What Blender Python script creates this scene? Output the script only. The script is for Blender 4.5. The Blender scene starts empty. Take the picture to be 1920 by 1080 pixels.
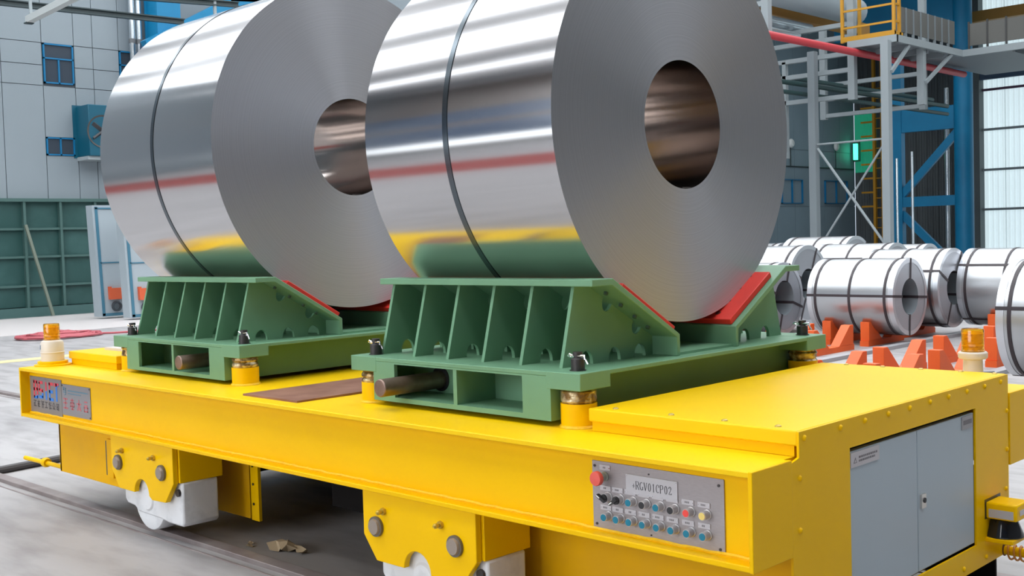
import bpy, bmesh, math, random
from mathutils import Vector, Matrix
random.seed(7)
PI = math.pi
scene = bpy.context.scene
COL = scene.collection

# ------------------------------------------------------------------ camera
cam_d = bpy.data.cameras.new('camera'); cam = bpy.data.objects.new('camera', cam_d); COL.objects.link(cam)
YAW, PIT, ROL = 0.774474, -0.043763, -0.029431
fw = Vector((-math.sin(YAW)*math.cos(PIT), math.cos(YAW)*math.cos(PIT), math.sin(PIT)))
rt = Vector((math.cos(YAW), math.sin(YAW), 0)); up = rt.cross(fw)
r2 = rt*math.cos(ROL) + up*math.sin(ROL); u2 = -rt*math.sin(ROL) + up*math.cos(ROL)
M = Matrix((r2, u2, -fw)).transposed().to_4x4(); M.translation = Vector((3.4512, -3.1947, 1.7445))
cam.matrix_world = M
cam_d.sensor_width = 36; cam_d.lens = 2114.03/1920*36; cam_d.clip_end = 300; cam_d.clip_start = 0.05
scene.camera = cam

# ------------------------------------------------------------------ world, exposure
w = bpy.data.worlds.new('world'); scene.world = w; w.use_nodes = True
bg = w.node_tree.nodes['Background']; bg.inputs[0].default_value = (0.75, 0.87, 1.0, 1); bg.inputs[1].default_value = 1.0
vs = scene.view_settings
vs.view_transform = 'Standard'; vs.look = 'None'; vs.gamma = 1; vs.use_curve_mapping = False
vs.exposure = 0.12
SKY_L = 5.0      # luminance of the roof lights (daylight behind fibreglass)
BAND_L = 2.0     # luminance of the glazing band in the wall behind the camera
FILL_WIN_L = 5.5     # window added behind the camera to light the cart's front
BACK_L = 0.58    # translucent sheeting of the far wall

# ------------------------------------------------------------------ materials
MATS = {}
def mat(name, col=(.5,.5,.5), rough=.5, metal=0., noise=None, bump=None, spec=.5, aniso=None, emit=None, trans=0., coat=0.):
    if name in MATS: return MATS[name]
    m = bpy.data.materials.new(name); m.use_nodes = True; nt = m.node_tree; b = nt.nodes['Principled BSDF']
    b.inputs['Base Color'].default_value = (*col, 1); b.inputs['Roughness'].default_value = rough
    b.inputs['Metallic'].default_value = metal; b.inputs['Specular IOR Level'].default_value = spec
    if coat: b.inputs['Coat Weight'].default_value = coat; b.inputs['Coat Roughness'].default_value = .15
    if trans: b.inputs['Transmission Weight'].default_value = trans
    if emit: b.inputs['Emission Color'].default_value = (*emit[0], 1); b.inputs['Emission Strength'].default_value = emit[1]
    tc = nt.nodes.new('ShaderNodeTexCoord')
    if noise:   # (scale, colour2, lo, hi[, stretch])
        n = nt.nodes.new('ShaderNodeTexNoise'); n.inputs['Scale'].default_value = noise[0]; n.inputs['Detail'].default_value = 5
        src = tc.outputs['Object']
        if len(noise) > 4:
            mp = nt.nodes.new('ShaderNodeMapping'); mp.inputs['Scale'].default_value = noise[4]
            nt.links.new(src, mp.inputs[0]); src = mp.outputs[0]
        nt.links.new(src, n.inputs['Vector'])
        r = nt.nodes.new('ShaderNodeValToRGB')
        r.color_ramp.elements[0].position = noise[2]; r.color_ramp.elements[0].color = (*col, 1)
        r.color_ramp.elements[1].position = noise[3]; r.color_ramp.elements[1].color = (*noise[1], 1)
        nt.links.new(n.outputs['Fac'], r.inputs[0]); nt.links.new(r.outputs[0], b.inputs['Base Color'])
    if bump:    # (scale, strength, distance)
        n = nt.nodes.new('ShaderNodeTexNoise'); n.inputs['Scale'].default_value = bump[0]; n.inputs['Detail'].default_value = 4
        nt.links.new(tc.outputs['Object'], n.inputs['Vector'])
        bp = nt.nodes.new('ShaderNodeBump'); bp.inputs['Strength'].default_value = bump[1]; bp.inputs['Distance'].default_value = bump[2]
        nt.links.new(n.outputs['Fac'], bp.inputs['Height']); nt.links.new(bp.outputs[0], b.inputs['Normal'])
    if aniso:   # anisotropy, rotation, tangent axis
        b.inputs['Anisotropic'].default_value = aniso[0]; b.inputs['Anisotropic Rotation'].default_value = aniso[1]
        t = nt.nodes.new('ShaderNodeTangent'); t.direction_type = 'RADIAL'; t.axis = aniso[2]
        nt.links.new(t.outputs[0], b.inputs['Tangent'])
    MATS[name] = m
    return m

yellow = mat('yellow_paint', (.90,.53,.0), .36, noise=(2.2,(.86,.50,.0),.35,.75), bump=(60,.05,.002), spec=.12)
yellow_top = mat('yellow_top_lit', (.92,.58,.0), .40, noise=(1.6,(.88,.55,.006),.35,.8,(1,1,1)), bump=(30,.08,.002), spec=.2)  # same yellow, with the stronger light on top surfaces painted in
yellow_dark = mat('yellow_skirt_paint', (.80,.42,.0), .5, noise=(3.,(.72,.38,.015),.4,.75), spec=.1)  # darker yellow for the lower skirts
green = mat('green_paint', (.165,.335,.205), .45, noise=(3.,(.15,.305,.185),.35,.7), bump=(40,.05,.002), spec=.25)
red_pad = mat('red_pad', (.72,.035,.022), .5, noise=(5.,(.62,.03,.02),.4,.7), bump=(25,.1,.003))
orange = mat('orange_paint', (.80,.115,.012), .5, noise=(3.,(.74,.10,.01),.4,.7), spec=.5)
rust = mat('rusty_plate', (.20,.085,.055), .55, noise=(6.,(.30,.15,.10),.35,.7))
grease = mat('greasy_steel', (.22,.13,.04), .25, metal=.6, noise=(25.,(.65,.55,.35),.45,.62), bump=(30,.6,.01))
rod_m = mat('oily_steel_bar', (.22,.15,.12), .38, metal=.75, noise=(9.,(.34,.24,.2),.4,.7))
dark_steel = mat('dark_steel', (.06,.055,.055), .4, metal=.6)
pin_steel = mat('bare_pin_steel', (.36,.30,.25), .42, metal=.55)
chrome = mat('chrome', (.8,.8,.82), .15, metal=1.)
white_wheel = mat('white_primer', (.74,.75,.77), .6, noise=(9.,(.55,.56,.58),.5,.75), bump=(18,.25,.006))
silver_plate = mat('brushed_plate', (.36,.33,.335), .45, metal=.35, noise=(40.,(.325,.30,.305),.4,.6,(1,1,12)))
tag_plate = mat('label_plate', (.52,.50,.52), .4, metal=.3)
tag_edge = mat('label_plate_back', (.18,.17,.18), .5)
black_m = mat('black_plastic', (.02,.02,.022), .35)
ink = mat('black_ink', (.03,.03,.035), .6)
ink_grey = mat('grey_ink', (.17,.16,.17), .6)
ink_red = mat('red_ink', (.70,.06,.09), .6)
ink_pink = mat('faded_red_ink', (.52,.14,.16), .6)
ink_blue = mat('blue_ink', (.03,.20,.66), .6)
ink_teal = mat('faded_blue_ink', (.12,.24,.32), .6)
teal_btn = mat('teal_button', (.0,.17,.26), .35)
red_btn = mat('red_button', (.80,.06,.045), .4)
estop_m = mat('estop_red', (.72,.10,.075), .4)
yel_btn = mat('yellow_button', (.80,.60,.16), .4)
door_m = mat('cabinet_grey_blue', (.40,.48,.535), .35, noise=(1.5,(.385,.46,.51),.35,.7), spec=.3)
cream = mat('cream_plastic', (.72,.66,.58), .4)
amber = mat('amber_lens', (1.,.55,.02), .08, trans=.9)
amber_in = mat('amber_reflector', (1.,.66,.06), .3, noise=(40.,(.75,.36,.0),.5,.66))
conc = mat('concrete_floor', (.47,.455,.455), .55)
steel_grey = mat('grey_structural_paint', (.22,.255,.275), .55)
white_paint = mat('white_structural_paint', (.32,.365,.385), .5)
blue_paint = mat('blue_structural_paint', (.0,.20,.40), .45, noise=(1.2,(.0,.17,.35),.4,.7))
clad = mat('wall_cladding', (.24,.285,.315), .5, noise=(.35,(.225,.27,.30),.35,.7))
clad_gap = mat('cladding_joint', (.14,.165,.185), .7)
clad2 = mat('far_wall_cladding', (.22,.30,.35), .55, noise=(.5,(.20,.275,.32),.35,.7))
gwall = mat('green_sheet_wall', (.022,.075,.070), .4, noise=(1.1,(.05,.125,.12),.45,.8))
grail = mat('green_wall_rail', (.055,.12,.11), .5)
glass_dark = mat('dark_glass', (.05,.065,.085), .12)
corr_dark = mat('dark_corrugated', (.10,.115,.12), .5, noise=(.6,(.075,.085,.09),.35,.7,(3,1,.3)))
blue_frame = mat('blue_window_frame', (.0,.15,.33), .45)
teal_box = mat('teal_blower', (.0,.085,.14), .45)
galv = mat('galvanised', (.53,.55,.57), .31, metal=1.)
galv_face = mat('galvanised_face', (.50,.52,.56), .4, metal=.7)
galv_ring = mat('galvanised_ring', (.72,.74,.78), .3, metal=.8)
strap_m = mat('dark_strap', (.035,.025,.03), .45)
bore_m = mat('bore_sleeve', (.30,.34,.37), .45, metal=.4)
paper = mat('paper', (.80,.80,.76), .7)
coil_strap = mat('coil_strap', (.13,.155,.175), .22, metal=.95)
pipe_silver = mat('silver_pipe', (.62,.68,.72), .2, metal=.9)
duct_m = mat('lagged_duct', (.42,.48,.52), .45, metal=.3)
red_pipe = mat('red_pipe_paint', (.60,.045,.06), .45)
ochre = mat('ochre_beam_paint', (.40,.20,.035), .55)
ladder_y = mat('ladder_yellow', (.55,.27,.015), .5)
brown_panel = mat('brown_panel', (.135,.135,.125), .6)
dk_green = mat('dark_green_pipe', (.02,.06,.06), .5)
cable_red = mat('red_cable', (.45,.09,.11), .5)
lamp_white = mat('lamp_glass', (.7,.74,.74), .4)
trans_sheet = mat('translucent_sheet', (.70,.78,.80), .6, emit=((.78,.95,1.0), BACK_L), noise=(1.,(.55,.62,.66),.4,.65,(4,1,.06)))
sky_sheet = mat('rooflight_sheet', (.8,.8,.8), .6, emit=((.93,.97,1.0), SKY_L))
band_sheet = mat('glazing_sheet', (.8,.8,.8), .6, emit=((.92,.97,1.0), BAND_L))
green_lamp = mat('green_lamp_lens', (.02,.6,.3), .4, emit=((.05,1.,.5), 4.0))
roof_m = mat('roof_sheet', (.66,.66,.66), .6)
line_y = mat('yellow_line_paint', (.75,.62,.30), .6)
rail_m = mat('rail_steel', (.23,.19,.185), .45, metal=.3, noise=(4.,(.33,.29,.28),.4,.7))
plate_grey = mat('grey_floor_plate', (.33,.34,.36), .5)
scrap_m = mat('scrap_card', (.42,.32,.20), .8)
weld_m = mat('yellow_weld', (.90,.54,.01), .4, bump=(45,.7,.01), spec=.3)

# strip wound coil: outer surface and faces
def coil_mats():
    m = mat('bright_strip', (.60,.60,.61), .2, metal=1., aniso=(.75,.25,'X'))
    nt = m.node_tree; b = nt.nodes['Principled BSDF']
    tc = nt.nodes.new('ShaderNodeTexCoord'); n = nt.nodes.new('ShaderNodeTexNoise'); n.inputs['Scale'].default_value = 1.5
    mp = nt.nodes.new('ShaderNodeMapping'); mp.inputs['Scale'].default_value = (.4, 4, 4)
    nt.links.new(tc.outputs['Object'], mp.inputs[0]); nt.links.new(mp.outputs[0], n.inputs['Vector'])
    r = nt.nodes.new('ShaderNodeMapRange'); r.inputs['To Min'].default_value = .11; r.inputs['To Max'].default_value = .20
    nt.links.new(n.outputs['Fac'], r.inputs[0]); nt.links.new(r.outputs[0], b.inputs['Roughness'])
    f = mat('strip_edges', (.40,.40,.43), .40, metal=.88, aniso=(.8,.25,'X'))
    nt = f.node_tree; b = nt.nodes['Principled BSDF']
    tc = nt.nodes.new('ShaderNodeTexCoord'); sp = nt.nodes.new('ShaderNodeSeparateXYZ'); cb = nt.nodes.new('ShaderNodeCombineXYZ')
    ln = nt.nodes.new('ShaderNodeVectorMath'); ln.operation = 'LENGTH'
    nt.links.new(tc.outputs['Object'], sp.inputs[0]); nt.links.new(sp.outputs[1], cb.inputs[1]); nt.links.new(sp.outputs[2], cb.inputs[2])
    nt.links.new(cb.outputs[0], ln.inputs[0])
    n = nt.nodes.new('ShaderNodeTexNoise'); n.noise_dimensions = '1D'; n.inputs['Scale'].default_value = 170; n.inputs['Detail'].default_value = 8
    nt.links.new(ln.outputs['Value'], n.inputs['W'])
    rp = nt.nodes.new('ShaderNodeValToRGB')
    rp.color_ramp.elements[0].position = .3; rp.color_ramp.elements[0].color = (.475,.485,.52,1)
    rp.color_ramp.elements[1].position = .7; rp.color_ramp.elements[1].color = (.55,.56,.595,1)
    nt.links.new(n.outputs['Fac'], rp.inputs[0]); nt.links.new(rp.outputs[0], b.inputs['Base Color'])
    bp = nt.nodes.new('ShaderNodeBump'); bp.inputs['Strength'].default_value = .03; bp.inputs['Distance'].default_value = .001
    nt.links.new(n.outputs['Fac'], bp.inputs['Height']); nt.links.new(bp.outputs[0], b.inputs['Normal'])
    bo = mat('strip_bore', (.42,.37,.345), .17, metal=1., aniso=(.6,.25,'X'))
    return m, f, bo
strip_m, edge_m, bore_strip = coil_mats()

def floor_mat():
    m = conc; nt = m.node_tree; b = nt.nodes['Principled BSDF']; tc = nt.nodes.new('ShaderNodeTexCoord')
    n1 = nt.nodes.new('ShaderNodeTexNoise'); n1.inputs['Scale'].default_value = .35; n1.inputs['Detail'].default_value = 6
    n2 = nt.nodes.new('ShaderNodeTexNoise'); n2.inputs['Scale'].default_value = 3.0; n2.inputs['Detail'].default_value = 8
    mp = nt.nodes.new('ShaderNodeMapping'); mp.inputs['Scale'].default_value = (.5, 1.6, 1)
    nt.links.new(tc.outputs['Object'], n1.inputs['Vector']); nt.links.new(tc.outputs['Object'], mp.inputs[0]); nt.links.new(mp.outputs[0], n2.inputs['Vector'])
    r1 = nt.nodes.new('ShaderNodeValToRGB'); r1.color_ramp.elements[0].position = .35; r1.color_ramp.elements[1].position = .7
    r1.color_ramp.elements[0].color = (.33,.32,.325,1); r1.color_ramp.elements[1].color = (.42,.405,.405,1)
    r2_ = nt.nodes.new('ShaderNodeValToRGB'); r2_.color_ramp.elements[0].position = .30; r2_.color_ramp.elements[1].position = .55
    r2_.color_ramp.elements[0].color = (.62,.60,.60,1); r2_.color_ramp.elements[1].color = (1,1,1,1)
    mx = nt.nodes.new('ShaderNodeMix'); mx.data_type = 'RGBA'; mx.blend_type = 'MULTIPLY'; mx.inputs[0].default_value = .8
    nt.links.new(n1.outputs['Fac'], r1.inputs[0]); nt.links.new(n2.outputs['Fac'], r2_.inputs[0])
    nt.links.new(r1.outputs[0], mx.inputs[6]); nt.links.new(r2_.outputs[0], mx.inputs[7]); nt.links.new(mx.outputs[2], b.inputs['Base Color'])
    bp = nt.nodes.new('ShaderNodeBump'); bp.inputs['Strength'].default_value = .15; bp.inputs['Distance'].default_value = .01
    nt.links.new(n2.outputs['Fac'], bp.inputs['Height']); nt.links.new(bp.outputs[0], b.inputs['Normal'])
floor_mat()

# ------------------------------------------------------------------ mesh helpers
AX = {'x':0, 'y':1, 'z':2}
class MB:
    def __init__(s): s.v=[]; s.f=[]; s.mi=[]
    def add(s, vs_, fs, mi=0):
        o=len(s.v); s.v+=[Vector(p) for p in vs_]; s.f+=[tuple(i+o for i in f) for f in fs]; s.mi+=[mi]*len(fs); return s
    def box(s, x0,x1,y0,y1,z0,z1, mi=0):
        return s.add([(x,y,z) for x in(x0,x1) for y in(y0,y1) for z in(z0,z1)],
            [(0,1,3,2),(4,6,7,5),(0,4,5,1),(2,3,7,6),(0,2,6,4),(1,5,7,3)], mi)
    def prism(s, poly, axis, a0, a1, mi=0):   # poly in the two other axes (in x,y,z order)
        k=AX[axis]; n=len(poly)
        def P(p,a): q=list(p); q.insert(k,a); return tuple(q)
        return s.add([P(p,a0) for p in poly]+[P(p,a1) for p in poly],
            [tuple(range(n))[::-1], tuple(range(n,2*n))]+[(i,(i+1)%n,n+(i+1)%n,n+i) for i in range(n)], mi)
    def cyl(s, p0, p1, r0, r1=None, n=16, mi=0, caps=True):
        r1 = r0 if r1 is None else r1
        p0=Vector(p0); p1=Vector(p1); d=(p1-p0).normalized()
        a=d.orthogonal().normalized(); b=d.cross(a)
        vs_=[p0+(a*math.cos(t)+b*math.sin(t))*r0 for t in [2*PI*i/n for i in range(n)]]+[p1+(a*math.cos(t)+b*math.sin(t))*r1 for t in [2*PI*i/n for i in range(n)]]
        fs=[(i,(i+1)%n,n+(i+1)%n,n+i) for i in range(n)]
        if caps: fs+=[tuple(range(n))[::-1], tuple(range(n,2*n))]
        return s.add(vs_,fs,mi)
    def tube(s, pts, r, n=8, mi=0, closed=False):
        pts=[Vector(p) for p in pts]; N=len(pts); vs_=[]; ref=None
        for i,p in enumerate(pts):
            d=(pts[(i+1)%N]-pts[i-1]) if closed else (pts[min(i+1,N-1)]-pts[max(i-1,0)])
            d.normalize()
            if ref is None: ref=d.orthogonal().normalized()
            a=(ref-d*ref.dot(d))
            a = a.normalized() if a.length>1e-6 else d.orthogonal().normalized()
            ref=a; b=d.cross(a)
            vs_+=[p+(a*math.cos(2*PI*k/n)+b*math.sin(2*PI*k/n))*r for k in range(n)]
        fs=[]
        for i in range(N if closed else N-1):
            j=(i+1)%N
            fs+=[(i*n+k,i*n+(k+1)%n,j*n+(k+1)%n,j*n+k) for k in range(n)]
        if not closed: fs+=[tuple(range(n))[::-1], tuple((N-1)*n+k for k in range(n))]
        return s.add(vs_,fs,mi)
    def lathe(s, prof, c, axis='z', n=32, mi=0, closed=False):  # prof [(r, h)]
        k=AX[axis]; vs_=[]; m=len(prof)
        for i in range(n):
            t=2*PI*i/n
            for r,h in prof:
                q=[r*math.cos(t), r*math.sin(t)]; q.insert(k,h); vs_.append(tuple(q[j]+c[j] for j in range(3)))
        fs=[]
        for i in range(n):
            j=(i+1)%n
            for a in range(m if closed else m-1):
                b=(a+1)%m
                fs.append((i*m+a, j*m+a, j*m+b, i*m+b))
        if isinstance(mi,(list,tuple)):
            o=len(s.v); s.v+=[Vector(p) for p in vs_]; s.f+=[tuple(i+o for i in f) for f in fs]
            q=m if closed else m-1; s.mi+=[mi[a%q] for a in range(len(fs))]; return s
        return s.add(vs_,fs,mi)
    def bar(s, p0, p1, w_, h_, mi=0, ref=(0,0,1)):
        p0=Vector(p0); p1=Vector(p1); d=(p1-p0).normalized(); r=Vector(ref)
        if abs(d.dot(r))>.95: r=Vector((0,1,0))
        a=d.cross(r).normalized()*w_/2; b=a.cross(d).normalized()*h_/2
        return s.add([p0-a-b,p0-a+b,p0+a-b,p0+a+b,p1-a-b,p1-a+b,p1+a-b,p1+a+b],
            [(0,1,3,2),(4,6,7,5),(0,4,5,1),(2,3,7,6),(0,2,6,4),(1,5,7,3)], mi)
    def build(s, name, mats, parent=None, loc=None, bevel=0, recalc=True, angle=32, **props):
        if not isinstance(mats,(list,tuple)): mats=[mats]
        off = Vector(loc) if loc is not None else (WORLD.get(parent.name, Vector((0,0,0))) if parent else Vector((0,0,0)))
        me=bpy.data.meshes.new(name); me.from_pydata([p-off for p in s.v],[],s.f)
        for m in mats: me.materials.append(m)
        me.polygons.foreach_set('material_index', s.mi)
        if recalc:
            bm=bmesh.new(); bm.from_mesh(me); bmesh.ops.recalc_face_normals(bm, faces=bm.faces); bm.to_mesh(me); bm.free()
        me.polygons.foreach_set('use_smooth',[True]*len(me.polygons)); me.set_sharp_from_angle(angle=math.radians(angle))
        o=bpy.data.objects.new(name,me); COL.objects.link(o)
        if parent:
            o.parent=parent; poff=WORLD.get(parent.name, Vector((0,0,0))); o.location=off-poff
        else: o.location=off
        WORLD[o.name]=off
        if bevel:
            b=o.modifiers.new('bevel','BEVEL'); b.width=bevel; b.segments=2; b.limit_method='ANGLE'; b.angle_limit=math.radians(40)
        for k,v in props.items(): o[k]=v
        return o
WORLD={}
def thing(name, loc, label, cat, group=None):
    o=bpy.data.objects.new(name,None); COL.objects.link(o); o.location=loc; o.empty_display_size=.1
    o['label']=label; o['category']=cat
    if group: o['group']=group
    WORLD[o.name]=Vector(loc); return o
def tag(o, label, cat, group=None):
    o['label']=label; o['category']=cat
    if group: o['group']=group
    return o
def struct(name, mb, m, parent=None, **kw):
    o=mb.build(name, m, parent, **kw); 
    if not parent: o['kind']='structure'
    return o
def clone(o, parent, delta=(0,0,0)):
    c=o.copy(); COL.objects.link(c); c.parent=parent; c.location=o.location+Vector(delta); return c
def clone_tree(root, delta, label=None, group=None):
    r=root.copy(); COL.objects.link(r); r.location=root.location+Vector(delta); WORLD[r.name]=WORLD[root.name]+Vector(delta)
    if label: r['label']=label
    if group: r['group']=group
    for ch in list(root.children):
        c=clone(ch, r)
        for g in list(ch.children): clone(g, c)
    return r

# ================================================================== SETTING
XW, YB, XE, YF, ZR = -27.5, 56.6, 24.0, -20.0, 15.0
fl=struct('floor', MB().box(XW-.5,XE,YF,YB+.5,-.3,0), conc)
wl=struct('wall_left', MB().box(XW-.5,XW-.06,YF,YB,0,ZR), clad_gap)
struct('wall_right', MB().box(XE,XE+.3,YF,YB,0,ZR), mat('plain_wall', (.20,.205,.21), .6))
wb=struct('wall_back', MB().box(XW,XE,YB+.12,YB+.3,0,ZR), mat('back_wall_base', (.12,.13,.14), .7))
wf=struct('wall_front', MB().box(XW,XE,YF-.3,YF,0,ZR), mat('front_wall', (.23,.175,.145), .6))
# horizontal cladding zones of the wall behind the camera
MB().box(XW,XE,YF,YF+.08,0,.9).build('plinth', mat('plinth_grey', (.20,.19,.19), .6), wf)
MB().box(XW,XE,YF,YF+.10,.9,2.1).build('sheet_band', band_sheet, wf)
MB().box(XW,XE,YF,YF+.06,2.1,5.2).build('blue_cladding', mat('blue_cladding', (.035,.095,.21), .5), wf)
MB().box(XW,XE,YF,YF+.09,5.2,5.9).build('cladding_joint', mat('joint_brown', (.20,.15,.13), .6), wf)
MB().box(XW,XE,YF,YF+.06,5.9,8.6).build('blue_cladding', mat('blue_cladding', ()), wf)
MB().box(-13,3,YF,YF+.14,3.4,10.6).build('fill_window', mat('fill_window_light', (.8,.8,.8), .6, emit=((.94,.97,1.0), FILL_WIN_L)), wf)  # unseen window, added to brighten the front beam
for k in range(9): MB().box(-13+k*2-.06,-13+k*2+.06,YF,YF+.2,3.4,10.6).build('fill_window_bar', steel_grey, wf)
MB().box(XW,XE,-8.2,-5.2,.0,.012).build('painted_strip', mat('red_floor_paint', (.28,.035,.028), .5), fl)
# roof with daylight strips
edges=[YF,-13.6,-12.7,-8.0,-4.7,-1.5,1.4,6.0,10.5,14.5,18.0,22.0,25.5,31.0,33.4,39.0,41.0,YB+.3]
cm=MB(); XS=9.5
cm.box(XS,XE,YF,YB+.3,ZR,ZR+.2)
for i in range(0,len(edges)-1,2): cm.box(XW,XS,edges[i],edges[i+1],ZR,ZR+.2)
struct('ceiling', cm, roof_m)
for i in range(1,len(edges)-1,2):
    o=struct('window_%d'%(i//2+1), MB().box(XW,XS,edges[i],edges[i+1],ZR+.05,ZR+.15), sky_sheet)
# roof girders
for k,y in enumerate([-17,-10.5,-2.9,4.8,12.5,20,27.5,35,42,51]):
    struct('trim_%d'%(k+1), MB().box(XW,XE,y-.12,y+.12,ZR-.7,ZR-.02), steel_grey)

# ---- left wall: cladding panels, windows, green sheeting
rows=[(3.22,6.33),(6.33,6.89),(6.89,7.5),(7.5,10.2),(10.2,15.)]
cols=[5.2,6.5,8.0,9.12,10.24,11.15,11.7,12.48,13.35,14.5,16.5]
def panel(y0,y1,z0,z1,m=clad):
    g=.009
    MB().box(XW-.06,XW,y0+g,y1-g,z0+g,z1-g).build('cladding_panel', m, wl)
for i in range(len(cols)-1):
    y0,y1=cols[i],cols[i+1]
    for z0,z1 in rows:
        if z0==6.33 and i in(4,8-1): continue
        if z0==6.89 and i in(4,8-1): continue
        if z0==3.22 and i==4:
            panel(y0,y1,3.22,4.42); panel(y0,y1,4.92,6.33); continue
        panel(y0,y1,z0,z1)
panel(16.5,46.5,3.22,15); panel(YF,5.2,0,15)
# far right end of the same wall
for y0,y1 in [(46.5,48.2),(48.2,50),(50,51.6),(51.6,53.1),(53.1,54.9),(54.9,56.6)]:
    panel(y0,y1,0,3.0,clad2); panel(y0,y1,3.0,6.0,clad2); panel(y0,y1,6.0,9.5,clad2); panel(y0,y1,9.5,15,clad2)
def window(n, y0,y1,z0,z1, transom=None, mull=True, out=.03):
    fr=MB(); t=.04
    fr.box(XW-.04,XW+out,y0,y1,z0,z0+t); fr.box(XW-.04,XW+out,y0,y1,z1-t,z1); fr.box(XW-.04,XW+out,y0,y0+t,z0,z1); fr.box(XW-.04,XW+out,y1-t,y1,z0,z1)
    zt=transom or z1
    if transom: fr.box(XW-.04,XW+out,y0,y1,transom-t/2,transom+t/2)
    if mull: fr.box(XW-.04,XW+out,(y0+y1)/2-t/2,(y0+y1)/2+t/2,z0,zt)
    o=struct('window_%d'%n, fr, blue_frame)
    ym=(y0+y1)/2
    panes=[(y0,ym,z0,zt),(ym,y1,z0,zt)] if mull else [(y0,y1,z0,zt)]
    if transom: panes.append((y0,y1,transom,z1))
    for a,b,c,d in panes: MB().box(XW-.03,XW-.01,a+.02,b-.02,c+.02,d-.02).build('pane', glass_dark, o)
window(21,10.27,11.12,6.40,7.50,7.09); window(22,12.49,13.30,6.40,7.50,7.09); window(23,10.25,11.05,4.42,4.92)
window(24,48.6,50.7,3.15,4.42,out=.10); window(25,53.1,55.6,3.15,4.42,out=.10)
# green sheet wall below (recessed panels between ribs and rails)
gy=[5.2,6.7,7.6,8.5,9.5,10.5,11.5,12.5,13.5,14.5,15.5,16.5]; gz=[.27,.84,1.63,2.39,3.16]
for i in range(len(gy)-1):
    for j in range(4):
        MB().box(XW-.06,XW+.02,gy[i],gy[i+1],gz[j],gz[j+1]).build('sheet_panel', gwall, wl)
for y in gy: MB().box(XW-.06,XW+.16,y-.035,y+.035,.25,3.2).build('rib', grail, wl)
for z in gz[1:-1]: MB().box(XW-.06,XW+.13,5.2,16.5,z-.03,z+.03).build('rail', grail, wl)
MB().box(XW-.06,XW+.20,5.2,16.5,3.13,3.22).build('top_rail', grail, wl)
MB().box(XW-.06,XW+.22,5.2,16.5,.0,.25).build('kick_strip', mat('green_kick', (.055,.125,.12), .5), wl)
tag(MB().bar((XW+.30,9.45,2.5),(XW+.55,9.98,.02),.07,.07).build('leaning_pole', mat('pole_brown',(.16,.19,.15),.6), loc=(XW+.55,9.98,0)),
    'slim pole leaning against the dark green sheet wall', 'pole')
MB().box(XW-.06,XW,16.5,46.5,0,3.22).build('cladding_panel', clad2, wl)

# ---- back wall: dark corrugated sheets, translucent sheets, girts
def corr(x0,x1,z0,z1,m,name,pitch=.30,dep=.05,y=YB):
    mb=MB(); n=max(1,int(round((x1-x0)/pitch))); p=(x1-x0)/n; pts=[]
    for i in range(n):
        a=x0+i*p; pts+=[(a,y+dep),(a+p*.35,y+dep),(a+p*.5,y),(a+p*.85,y)]
    pts.append((x1,y+dep))
    vs_=[(a,b,z) for z in(z0,z1) for a,b in pts]; N=len(pts)
    mb.add(vs_,[(i,i+1,N+i+1,N+i) for i in range(N-1)])
    return mb.build(name,m,wb,recalc=False,angle=20)
x=XW
while x < -20.9:
    x1=min(x+1.22,-20.9); corr(x,x1-.02,0,15,corr_dark,'corrugated_sheet'); x=x1
corr(-27.45,-26.15,4.9,8.4,mat('green_translucent_sheet',(.02,.20,.13),.6,emit=((.02,.40,.22),.35)),'green_sheet',y=YB-.06)
MB().box(-20.9,-20.2,YB-.55,YB+.1,0,15).build('corner_pilaster', mat('pilaster_grey',(.10,.12,.125),.6), wb)
zg=[0,2.54,4.60,6.69,8.75,9.55,12.3,15]
x=-20.2
while x < XE:
    x1=min(x+1.1,XE)
    for z0,z1 in zip(zg[:-1],zg[1:]):
        if x<-8 or z0 in (0,4.6,9.55): corr(x,x1-.02,z0+.04,z1-.04,trans_sheet,'translucent_sheet',pitch=.275)
    x=x1
for z in zg[1:-1]:
    MB().box(-20.2,XE,YB-.16,YB-.02,z-.06,z+.06).build('girt', steel_grey if z not in(8.75,) else mat('purple_girt',(.10,.05,.09),.6), wb)
MB().box(-20.2,XE,YB-.45,YB-.2,9.25,9.62).build('girt', mat('dark_blue_girt',(.05,.09,.15),.6), wb)

# ================================================================== FLOOR ITEMS
for k,y in enumerate([.155, 2.30]):
    mb=MB(); mb.box(XW,XE,y,y+.09,-.01,.028); mb.box(XW,XE,y-.07,y-.055,-.01,.006); mb.box(XW,XE,y+.12,y+.135,-.01,.006)
    tag(mb.build('track_rail', rail_m, loc=(0,y,0), bevel=.004), ['steel rail under the front wheels of the yellow cart','steel rail along the far side of the yellow cart'][k], 'rail')
MB().box(-15.3,-14.9,2.9,9.,0,.004).build('floor_line', line_y, fl)
MB().box(XW+.6,-20.8,6,40,0,.004).build('lit_floor_strip', mat('daylit_floor',(.62,.58,.57),.5), fl)  # pale strip paints the daylight lying on the far floor
hp=[(-5.62,-.15+.1*i,.03) for i in range(0,13)]
hp=[( -5.66-.16*max(0,p[1]-.1), p[1], .03) for p in hp]
tag(MB().tube(hp,.032,10).build('black_hose', mat('rubber_black',(.045,.04,.042),.5), loc=(-5.7,.2,0)), 'thick black hose lying across the floor beyond the cart', 'hose')
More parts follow.
